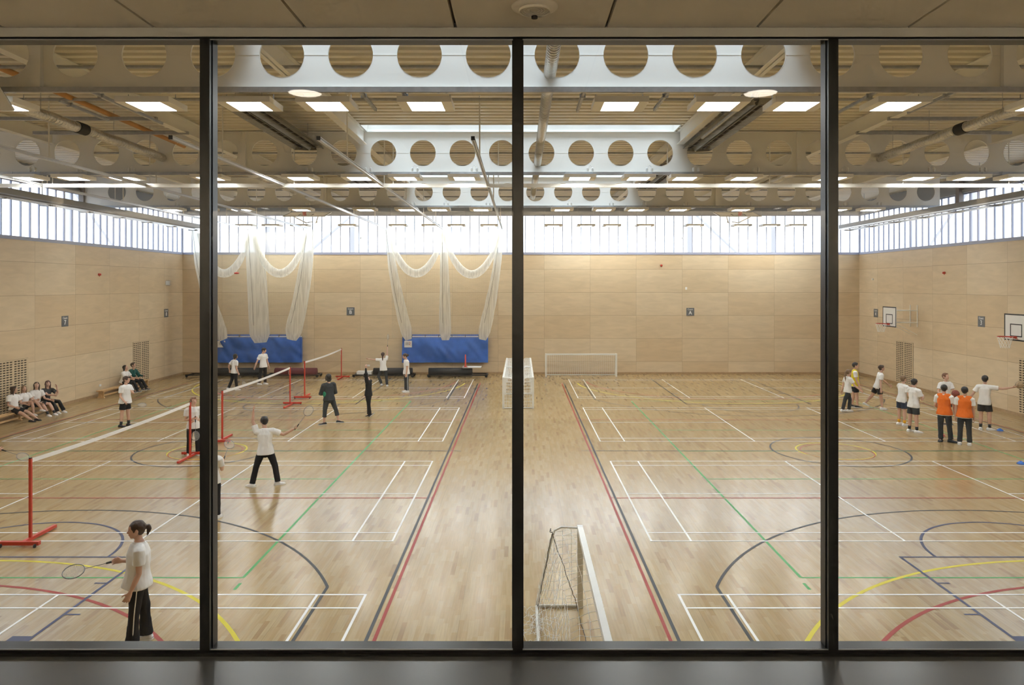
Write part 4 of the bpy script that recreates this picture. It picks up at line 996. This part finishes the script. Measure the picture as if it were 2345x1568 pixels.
    return {'e': e, 'o': o_, 'R': wr['R'] + fd['R']*.045*H_ + o_, 'L': wr['L'] + fd['L']*.045*H_ + o_, 'hf': hf, 'hc': hc + o_}
def racket(at_, d, nrm, label):
    q = Matrix.Rotation(-math.atan2(at_[0], at_[1]), 3, 'Z'); d = (q @ V(d)).normalized(); nrm = q @ V(nrm); nrm = (nrm - d*nrm.dot(d)).normalized(); s = d.cross(nrm); a = V(at_) - d*.06
    e = thing('badminton_racket', label, 'racket', a); P = lambda u, w=0: d*u + s*w
    m = MB(); m.tube([P(0), P(.17)], .014, 8); m.build('handle', M['grip'], e)
    m = MB(); m.tube([P(.17), P(.42)], .0045, 6); m.build('shaft', M['racket'], e)
    m = MB(); m.tube([P(.545 + .128*math.cos(t*PI/14), .102*math.sin(t*PI/14)) for t in range(29)], .006, 6, cap=False); m.build('frame', M['racket'], e)
    m = MB()
    for k in range(-6, 7): w = k*.0148; q = .122*math.sqrt(max(0, 1-(w/.098)**2)); m.tube([P(.545-q, w), P(.545+q, w)], .0012, 3)
    for k in range(-7, 8): u = k*.0155; q = .098*math.sqrt(max(0, 1-(u/.124)**2)); m.tube([P(.545+u, -q), P(.545+u, q)], .0012, 3)
    m.build('string_bed', M['string'], e); return e
def ball(c, r, col, label):
    mt = principled('ball_rubber', col, .55, bump=.1, noise_scale=90); e = thing('basketball', label, 'ball', c)
    m = MB(); m.ellipsoid((0,0,0), ((r,0,0), (0,r,0), (0,0,r)), 28, 18); m.build('skin', mt, e)
    m = MB(); R_ = r+.0005
    for ax in (lambda t: (R_*math.cos(t), R_*math.sin(t), 0), lambda t: (R_*math.cos(t), 0, R_*math.sin(t)), lambda t: (R_*.8*math.cos(t), .6*R_*(1 if 1 else 0), R_*.8*math.sin(t)), lambda t: (R_*.8*math.cos(t), -.6*R_, R_*.8*math.sin(t))):
        m.tube([ax(2*PI*i/32) for i in range(33)], .003, 4, cap=False)
    m.build('seam', M['blackmat'], e); return e
S3 = V((0,0,1))
# --- left: foreground girl in profile
p = person('girl with small ponytail in white polo and black striped trousers, nearest, lower left', (319, 1474), 1.61, -90, (.04,0,1), (0, -4), L=((.0,-.10,-1), (-.42,-.12,-.9)), R=((.1,.2,-1), (-.9,.2,.08)),
       legL=((-.10,0,-1), (-.06,0,-1)), legR=((.22,.0,-1), (.05,.0,-1)), footR=(-.7,.35,0), footL=(-1,-.1,0), hair=('pony', 'brown'), pony=.65, stripe=True, wide=1.42, flare=.056, curlL=.5, curlR=1.1, hem=-.05)
racket(p['R'], (-1,.05,-.12), (.1,-.6,.8), 'badminton racket held low by the foreground girl')
# --- boy serving with his back to us
p = person('boy seen from behind, legs apart, one arm up, white polo, black trousers', (607, 1112), 1.64, 180, (-.03,.02,1), (12, -8), L=((-.30,.35,.85), (.05,.25,.95)), R=((.85,.25,-.42), (.86,.05,.42)),
       legL=((-.30,0,-.95), (-.22,0,-.97)), legR=((.33,0,-.95), (.16,0,-.98)), footL=(-.5,.4,0), footR=(1,.15,0), hair=('short', 'black'), wide=1.08, curlR=1.1, curlL=.2, face=False, skin=1)
racket(p['R'], (.45,.1,.6), (.2,1,0), 'badminton racket swung up by the boy with his back turned')
# --- girl mostly hidden by the left mullion
p = person('auburn haired girl half hidden by the left mullion, white shirt, black trousers', (486, 1186), 1.52, 150, (0,0,1), (0, 0), R=((.15,.3,-.85), (.1,.75,.4)), L=((-.1,0,-1), (0,.3,-.9)), hair=('long', 'auburn'), curlR=1.1, face=False)
racket(p['R'], (.22,.8,.45), (0,1,0), 'badminton racket beside the left mullion')
# --- player entering at the left edge
p = person('player at the left edge, only a racket arm in view', (-38, 1112), 1.6, 80, (.05,0,1), (0, 0), R=((.25,-.1,-.85), (.75,-.1,-.45)), L=((-.1,.1,-1), (.2,0,-1)), hair=('short', 'brown'), curlR=1.1, bottom=('shorts', 'black'), face=False)
racket(p['R'], (.75,-.25,-.35), (.3,-.8,.6), 'badminton racket reaching in from the left photo edge')
# --- boy in shorts, hand at his neck
p = person('stocky boy with hand at his neck, white polo, black shorts, dark socks', (286, 976), 1.66, 50, (.02,0,1), (15, 0), L=((.35,-.35,-.8), (-.6,-.25,.75)), R=((-.1,-.1,-1), (.55,-.5,-.75)), legR=((-.10,0,-1), (-.08,0,-1)), legL=((.06,0,-1), (.06,.0,-1)),
       hair=('short', 'brown'), bottom=('shorts', 'black'), shoes='charcoal', sole='black', socks='charcoal', wide=1.28, curlR=1.1)
racket(p['R'], (.85,-.15,-.12), (0,-.5,.9), 'badminton racket held low by the stocky boy in shorts')
# --- boy behind the near net post
p = person('boy standing by the red net post left of the mullion, holding a racket upright', (443, 1042), 1.60, 12, (0,0,1), (8, 8), R=((-.12,-.05,-1), (.75,-.55,.2)), L=((.15,-.05,-1), (-.75,-.45,-.15)), hair=('short', 'ginger'), curlR=1.1, curlL=1.0, skin=0)
racket(p['R'], (0,-.1,-1), (0,1,0), 'badminton racket pointing down in the boy hands by the net post')
# --- far left court
p = person('dark haired girl in white shirt left of the first boy at the blue mat', (533, 893), 1.62, 120, (.02,0,1), (0, -8), R=((-.05,-.1,-1), (.35,.0,-.95)), L=((-.55,.25,-.7), (.1,.4,-.7)), legR=((.05,0,-1), (.12,0,-1)), legL=((-.15,0,-.98), (-.38,0,-.92)), hair=('bob', 'black'), curlR=1.1)
racket(p['R'], (.45,0,-.85), (.6,.7,0), 'badminton racket held down by the dark haired girl')
person('tall boy in white polo and black trousers looking up before the left blue mat', (600, 880), 1.74, 45, (-.04,0,1), (20, -18), R=((-.45,-.05,-.9), (-.35,-.1,-.95)), L=((.22,0,-.98), (.28,-.1,-.95)), legR=((-.14,0,-1), (-.18,0,-1)), legL=((.06,0,-1), (-.02,0,-1)), hair=('short', 'black'), wide=1.05)
p = person('player in black and green jacket with yellow flashed three quarter trousers', (759, 971), 1.70, 205, (-.03,0,1), (0, 5), R=((.15,.25,-.95), (-.5,.75,-.2)), L=((-.25,.25,-.9), (.45,.8,-.25)), legL=((-.14,0,-1), (-.06,0,-1)), legR=((.34,0,-.95), (.25,0,-.97)),
       footL=(-1,-.1,0), footR=(.9,-.2,0), hair=('bob', 'black'), top='charcoal', sleeve=1.2, bottom=('capris', 'charcoal'), shoes='charcoal', face=False, wide=1.1, hem=-.06)
e = p['e']
m = MB(); m.ellipsoid((-.09,-.105,1.02), ((.09,0,.02), (0,.05,0), (-.03,0,.13)), 14, 10); m.build('green_panel', CL['green'], e)
m = MB(); m.ellipsoid((-.16,-.05,.62), ((.02,0,0), (0,.035,0), (0,0,.09)), 10, 8); m.build('yellow_flash', CL['yellow'], e)
person('player in black tracksuit leaning back with one arm straight up', (846, 953), 1.58, -110, (.02,-.03,1), (0, -48), L=((-.15,.0,1), (0,0,1)), R=((-.35,-.25,-.9), (-.2,-.3,-.8)), legR=((-.06,0,-1), (.02,0,-1)), legL=((.08,0,-1), (.14,0,-1)), footL=(.6,-.3,.55), footR=(-.9,-.2,-.2),
       hair=('short', 'brown'), top='black', sleeve=1.2, shoes='charcoal', sole='white')
p = person('girl with long ponytail leaping for a shuttle in front of the far trolley', (880, 884), 1.58, 175, (-.05,.05,1), (0, -10), L=((-.95,.1,.05), (-.9,.2,.1)), R=((.1,.25,.85), (.05,.2,1)), legL=((-.35,.1,-.9), (.35,.1,-.9)), legR=((.15,0,-1), (.10,0,-1)), hair=('pony', 'brown'), pony=2.3, bottom=('trousers', 'charcoal'), curlR=1.1, face=False)
racket(p['R'], (.05,0,1), (1,.4,0), 'badminton racket raised by the leaping girl')
person('girl in white polo and dark striped trousers looking up by the central blue mat', (931, 897), 1.70, -75, (0,0,1), (-10, -20), R=((-.05,.15,-1), (-.05,.1,-1)), L=((-.06,-.12,-1), (-.12,-.05,-1)), legR=((0,.03,-1), (0,.03,-1)), legL=((0,-.03,-1), (.03,0,-1)), hair=('pony', 'brown'), pony=.4, bottom=('trousers', 'charcoal'), stripe=True)
# --- right court
person('girl with long ponytail striding beside the right mullion, white shirt, dark trousers', (1937, 942), 1.58, 120, (.03,0,1), (0, 0), R=((.5,-.2,-.8), (.75,-.1,-.6)), L=((-.3,.1,-.9), (-.2,.2,-.9)), legR=((-.35,0,-.92), (-.20,0,-.97)), legL=((.30,0,-.95), (-.1,0,-1)), hair=('pony', 'light'), pony=2.0, bottom=('trousers', 'charcoal'), face=False)
person('boy in yellow bib over white shirt, black shorts, near the right mullion', (1957, 932), 1.72, 95, (-.03,0,1), (0, 0), R=((.15,-.1,-1), (.4,-.1,-.9)), L=((.1,.1,-1), (.3,.1,-.9)), legR=((.12,0,-1), (.05,0,-1)), legL=((-.12,0,-1), (-.15,0,-1)), hair=('short', 'black'), bottom=('shorts', 'black'), bib='yellow', shoes='charcoal')
person('boy in white shirt and black shorts striding right near the far right corner', (2001, 935), 1.68, 105, (.22,0,1), (0, 5), R=((-.15,-.15,-1), (.05,-.2,-1)), L=((.45,.2,-.8), (.7,.1,-.6)), legR=((.20,0,-.97), (.12,0,-1)), legL=((-.40,0,-.9), (-.62,0,-.8)), footL=(.8,0,-.25), footR=(1,0,0), hair=('short', 'brown'), bottom=('shorts', 'black'), face=False)
person('fair haired boy in white shirt, navy shorts and gold topped socks', (2065, 973), 1.66, 135, (.08,0,1), (0, 8), R=((.15,-.15,-.95), (.6,.2,-.3)), L=((.3,.3,-.8), (.4,.2,.3)), hair=('short', 'light'), bottom=('shorts', 'navy'), socks='gold', face=False)
person('dark haired boy with hand to his mouth, white shirt, dark shorts', (2091, 989), 1.70, 140, (.03,0,1), (10, 5), R=((.3,.1,-.95), (.1,.6,.15)), L=((.4,.4,-.7), (-.1,.0,1)), legR=((.03,0,-1), (.03,0,-1)), legL=((-.07,0,-1), (-.06,0,-1)), footR=(1,.1,0), hair=('short', 'black'), bottom=('shorts', 'charcoal'), socks='charcoal', face=False, wide=1.05)
p = person('brown haired boy facing us behind the orange bibs, holding a basketball', (2165, 971), 1.72, 35, (0,0,1), (10, 10), R=((-.2,-.3,-.85), (.65,-.7,-.25)), L=((.3,-.3,-.85), (.1,-.9,-.1)), hair=('short', 'ginger'), bottom=('shorts', 'charcoal'), shoes='charcoal', curlR=.5, curlL=.5)
ball((p['R']+p['L'])/2 + V((.10,-.12,.08)), .12, (.28,.06,.04), 'dark red basketball held behind the orange bibs')
person('boy in orange bib, left one of the two, dark trousers, back turned', (2166, 1011), 1.70, 168, (-.02,0,1), (8, 0), R=((.25,.1,-.95), (.1,.4,-.8)), L=((-.15,.25,-.95), (.4,.7,-.5)), legR=((.10,0,-1), (.10,0,-1)), legL=((-.04,0,-1), (.02,0,-1)), footR=(1,-.2,0), footL=(-.2,-1,0), hair=('short', 'black'), bottom=('trousers', 'charcoal'), bib='orange', shoes='charcoal', sole='black', face=False, wide=1.1)
person('boy in orange bib, right one of the two, white trainers, back turned', (2209, 1018), 1.70, 182, (0,0,1), (-8, 0), R=((.12,.02,-1), (.05,.05,-1)), L=((-.12,.02,-1), (-.05,.05,-1)), legR=((.05,0,-1), (.04,0,-1)), legL=((-.05,0,-1), (-.04,0,-1)), hair=('short', 'black'), bottom=('trousers', 'charcoal'), bib='orange', face=False, wide=1.12, skin=1)
p = person('boy in white shirt and black shorts stretching his right arm out with a ball', (2256, 984), 1.76, 178, (.02,0,1), (-5, 5), R=((.98,.05,-.06), (.95,.1,.22)), L=((-.5,.0,-.85), (-.55,.1,-.8)), legR=((.10,0,-1), (.02,.0,-1)), legL=((-.02,0,-1), (-.02,0,-1)), footR=(.9,.3,0), footL=(0,1,0), hair=('short', 'black'), bottom=('shorts', 'black'), socks='charcoal', face=False, curlR=.2)
ball(p['R'] + V((.14,.0,.07)), .115, (.42,.30,.17), 'tan basketball leaving the stretched hand at the right wall')
# --- seated on the benches
def seated(label, y, **kw):
    kw.setdefault('legR', ((.95,-.1,-.04), (.5,0,-1))); kw.setdefault('legL', ((.95,.1,-.04), (.5,0,-1)))
    x = kw.pop('x', -17.64); return person(label, pelvis=(x, y, .335+.072*kw.get('Hh', 1.6)), yaw=kw.pop('yaw', 80), **kw)
seated('girl with long brown hair and legs stretched out, white polo, leftmost on the bench', 25.3, Hh=1.62, yaw=80, lean=(-.12,.08,1), head=(30, 0), R=((.1,-.3,-.9), (.7,.2,-.3)), L=((.35,.1,-.85), (.7,-.1,-.1)), legR=((.93,-.05,-.34), (.95,0,-.5)), legL=((.93,.12,-.30), (.95,.1,-.5)), hair=('long', 'brown'), bottom=('shorts', 'black'), shoes='black', sole='black', skin=1, face=False)
seated('girl with knee crossed and grey scarf, second from left on the bench', 25.86, Hh=1.55, yaw=70, lean=(-.05,-.05,1), head=(-15, 5), R=((.35,-.2,-.8), (.8,.1,.1)), L=((.4,.1,-.8), (.8,-.2,.1)), legR=((.93,-.05,.35), (.35,0,-1)), legL=((.9,-.1,.55), (.55,.1,-.8), 0), hair=('long', 'light'), bottom=('shorts', 'charcoal'), top='white', skin=1)
seated('girl with long dark hair looking down, white polo, third from left on the bench', 26.42, Hh=1.64, yaw=60, lean=(.12,-.05,1), head=(-20, 15), R=((.35,-.15,-.9), (.7,.1,-.35)), L=((.35,.1,-.9), (.8,.0,-.2)), hair=('long', 'brown'), bottom=('shorts', 'charcoal'), socks='charcoal')
seated('girl in dark top resting her cheek on her hand, right end of the bench', 26.97, Hh=1.62, yaw=62, lean=(.22,-.05,1), head=(-15, 8), R=((.75,-.2,-.5), (.85,-.1,-.05)), L=((.75,.0,-.5), (-.15,-.1,1)), hair=('long', 'auburn'), top='charcoal', bottom=('trousers', 'black'), shoes='white')
seated('boy in white shirt and dark trousers slumped forward on the far bench', 32.25, Hh=1.62, yaw=80, lean=(.25,0,1), head=(10, 25), R=((.55,-.1,-.8), (.9,.05,-.1)), L=((.55,.1,-.8), (.9,-.1,-.1)), hair=('bob', 'black'), bottom=('trousers', 'black'), shoes='charcoal', face=False)
seated('boy in dark green jacket with hand at his mouth on the far bench', 32.95, Hh=1.66, yaw=80, lean=(.15,0,1), head=(10, 12), R=((.65,-.1,-.7), (-.1,.1,1)), L=((.5,.1,-.85), (.8,-.3,.0)), hair=('short', 'brown'), top='teal', sleeve=1.2, bottom=('trousers', 'black'), shoes='charcoal', face=False)
fuse_all()
# ------------------------------------------------------------------ the viewing gallery this side of the glass
GF, GC = H-1.4745, H+1.02; GY0, GY1 = -2.2, 2.9; GX = 5.0
M['vinyl'] = principled('grey_polished_vinyl', (.085,.09,.095), .27, noise_amt=.10, noise_scale=1.4, bump=.015)
M['tile'] = principled('cream_ceiling_tile', (.94,.85,.70), .75, noise_amt=.03, noise_scale=3)
M['gwall'] = principled('gallery_wall_paint', (.80,.74,.64), .7)
M['frame'] = principled('black_frame_anodised', (.009,.009,.009), .3, spec=.35)
m = MB(); m.box((-GX, GY0, GF-.25), (GX, GY1+.06, GF)); struct('floor', m, M['vinyl'])
m = MB(); g = .006
m.box((-GX, GY0, GC+.02), (GX, GY1, GC+.1), 1)
js = [-1.449+.596*(k-6) for k in range(0, 18)]
xs = [-GX] + js + [GX]
for a, b in zip(xs, xs[1:]):
    if b-a > .02: m.box((a+g, GY0, GC), (b-g, GY1-.02, GC+.019))
struct('ceiling', m, [M['tile'], principled('ceiling_groove', (.25,.22,.18), .8)])
m = MB(); m.box((-GX, GY1-.02, H+.990), (GX, GY1+.05, GC+.02)); m.box((-GX, GY1-.028, H+.985), (GX, GY1-.02, GC-.001))
struct('trim_2', m, principled('pale_grey_trim', (.50,.48,.43), .4))
m = MB(); m.box((-GX-.1, GY0-.1, GF-.2), (GX+.1, GY0, GC+.2)); m.box((-GX-.1, GY0, GF-.2), (-GX, GY1+.06, GC+.2)); m.box((GX, GY0, GF-.2), (GX+.1, GY1+.06, GC+.2)); struct('wall_gallery', m, M['gwall'])
# glazed screen: frame, mullions, panes
f0, f1 = GY1, GY1+.075; zb, zt = H-1.455, H+.984
m = MB()
m.box((-GX, f0, GF), (GX, f1, zb)); m.box((-GX, f0, zt), (GX, f1, GC+.1))
m.box((-GX, f0-.012, GF), (GX, f0, GF+.010)); m.box((-GX, f0-.004, zt), (GX, f0, zt+.01))
mull = [-5+.02, -3.737, -2.498, -1.2595, -.011, 1.248, 2.487, 3.726, 5-.02]
for x in mull: m.box((x-.0195, f0-.003, zb), (x+.0195, f1, zt))
for x in mull:
    for s_ in (-1, 1): m.box((min(x+s_*.0195, x+s_*.023), f0+.02, zb), (max(x+s_*.0195, x+s_*.023), f0+.024, zt))
sc = struct('window_7', m, M['frame'])
for a, b in zip(mull, mull[1:]):
    p = MB(); y = f0+.012; p.quad((a+.0195, y, zb), (b-.0195, y, zb), (b-.0195, y, zt), (a+.0195, y, zt)); p.build('glass', M['glass'], sc)
    k = MB(); z = zb
    for (lo, hi) in (((a+.0195, f0+.001, zb), (b-.0195, f0+.005, zb+.0035)), ((a+.0195, f0+.001, zt-.0035), (b-.0195, f0+.005, zt))): k.box(lo, hi)
    k.build('gasket', M['galv'], sc)
# ceiling sounder / detector
e = thing('ceiling_detector', 'round cream detector grille in the ceiling above the middle mullion', 'detector', (.052, 2.66, GC))
m = MB(); m.lathe((0, 0, 0), [(.086, 0), (.084, -.004), (.066, -.011), (.058, -.012), (0, -.012)], 32); m.build('bezel', M['tile'], e)
m = MB()
for r in (.02, .03, .04, .05): m.lathe((0, 0, -.012), [(r-.002, 0), (r-.002, -.003), (r+.002, -.003), (r+.002, 0)], 28)
m.lathe((0, 0, -.012), [(.058, 0), (.058, -.008), (.054, -.009), (.054, 0)], 32); m.build('grille', M['tile'], e)
m = MB(); m.lathe((.0, .045, -.018), [(.012, 0), (.012, -.008), (0, -.009)], 12); m.build('lens', M['dark'], e)
# the gallery's own ceiling lamps (seen mirrored in the glass)
for x, t in ((-1.14, 'left'), (1.27, 'right')):
    e = thing('downlight', 'round ceiling downlight whose glow is mirrored in the %s pane' % t, 'downlight', (x, 1.98, GC))
    m = MB(); m.lathe((0, 0, 0), [(.11, 0), (.11, -.006), (.09, -.008), (.085, .0)], 28); m.build('bezel', M['white'], e)
    m = MB(); m.lathe((0, 0, -.002), [(.085, 0), (0, 0)], 28); m.build('lamp', emission('downlight_lamp', (1,.9,.74), DOWN), e)
for x, y in ((-3.6, 1.98), (3.7, 1.98)):
    e = thing('downlight', 'round ceiling downlight farther along the gallery, outside the picture', 'downlight', (x, y, GC), 0, 'gallery downlights outside the picture')
    m = MB(); m.lathe((0, 0, 0), [(.11, 0), (.11, -.006), (.09, -.008), (.085, .0)], 28); m.build('bezel', M['white'], e)
    m = MB(); m.lathe((0, 0, -.002), [(.085, 0), (0, 0)], 28); m.build('lamp', bpy.data.materials['downlight_lamp'], e)

e = thing('added_fill_light', 'long added fill light behind the camera, bounced off the rear gallery wall', 'fill light', (0, GY0, GC))  # unseen fill, added to brighten the gallery ceiling by way of the rear wall
m = MB(); m.box((-4.9, .20, -.22), (4.9, .23, 0)); m.build('baffle', M['white'], e)  # added board that keeps the fill strip from mirroring in the glass
m = MB(); m.box((-4.8, .04, -.03), (4.8, .16, -.01)); m.build('fill_strip', emission('fill_lamp', (1, .9, .74), FILL), e)

# ------------------------------------------------------------------ sky, portals, camera
w = bpy.data.worlds.new('sky'); bpy.context.scene.world = w; w.use_nodes = True
bg = w.node_tree.nodes['Background']; bg.inputs[0].default_value = (.72, .85, 1, 1); bg.inputs[1].default_value = SKY
_n = w.node_tree; _t = _n.nodes.new('ShaderNodeTexCoord'); _s = _n.nodes.new('ShaderNodeSeparateXYZ'); _n.links.new(_t.outputs['Generated'], _s.inputs[0])
_r = _n.nodes.new('ShaderNodeValToRGB'); _r.color_ramp.elements[0].position = .48; _r.color_ramp.elements[0].color = (.13, .14, .15, 1); _r.color_ramp.elements[1].position = .52; _r.color_ramp.elements[1].color = (.72, .85, 1, 1)
_m = mth(_n, 'MULTIPLY_ADD', _s.outputs[2], .5, .5); _n.links.new(_m, _r.inputs[0]); _n.links.new(_r.outputs[0], bg.inputs[0])
def portal(loc, rot, sx, sy):
    l = bpy.data.lights.new('daylight_portal', 'AREA'); l.shape = 'RECTANGLE'; l.size = sx; l.size_y = sy; l.cycles.is_portal = True
    o = bpy.data.objects.new('daylight_portal', l); C.objects.link(o); o.location = loc; o.rotation_euler = rot
for b in BD: portal((0, b-.5, DECK+.52), (0,0,0), 2*SK, 1.0)
portal((0, Y1+.1, (WB+WT)/2), (-PI/2, 0, 0), X1-X0, WT-WB)
portal((X0-.1, (Y0+Y1)/2, (WB+WT)/2), (0, -PI/2, 0), WT-WB, Y1-Y0)
portal((X1+.1, (Y0+Y1)/2, (WB+WT)/2), (0, PI/2, 0), WT-WB, Y1-Y0)
cam = bpy.data.cameras.new('camera'); co = bpy.data.objects.new('camera', cam); C.objects.link(co)
co.location = (0, 0, H); co.rotation_euler = (PI/2, 0, 0); cam.sensor_width = 36; cam.sensor_fit = 'HORIZONTAL'
cam.lens = F/2345*36; cam.shift_x = -(XV-1172.5)/2345; cam.shift_y = (YH-784)/2345; cam.clip_end = 200; cam.clip_start = .05
S = bpy.context.scene; S.camera = co
S.view_settings.view_transform = 'Standard'; S.view_settings.look = 'None'; S.view_settings.gamma = 1; S.view_settings.use_curve_mapping = False
S.view_settings.exposure = EXPO
cy = S.cycles; cy.use_denoising = True; cy.use_adaptive_sampling = True; cy.adaptive_threshold = .06; cy.adaptive_min_samples = 16; cy.max_bounces = 7; cy.diffuse_bounces = 4; cy.glossy_bounces = 3; cy.transparent_max_bounces = 20; cy.sample_clamp_indirect = 6; cy.caustics_reflective = False; cy.caustics_refractive = False
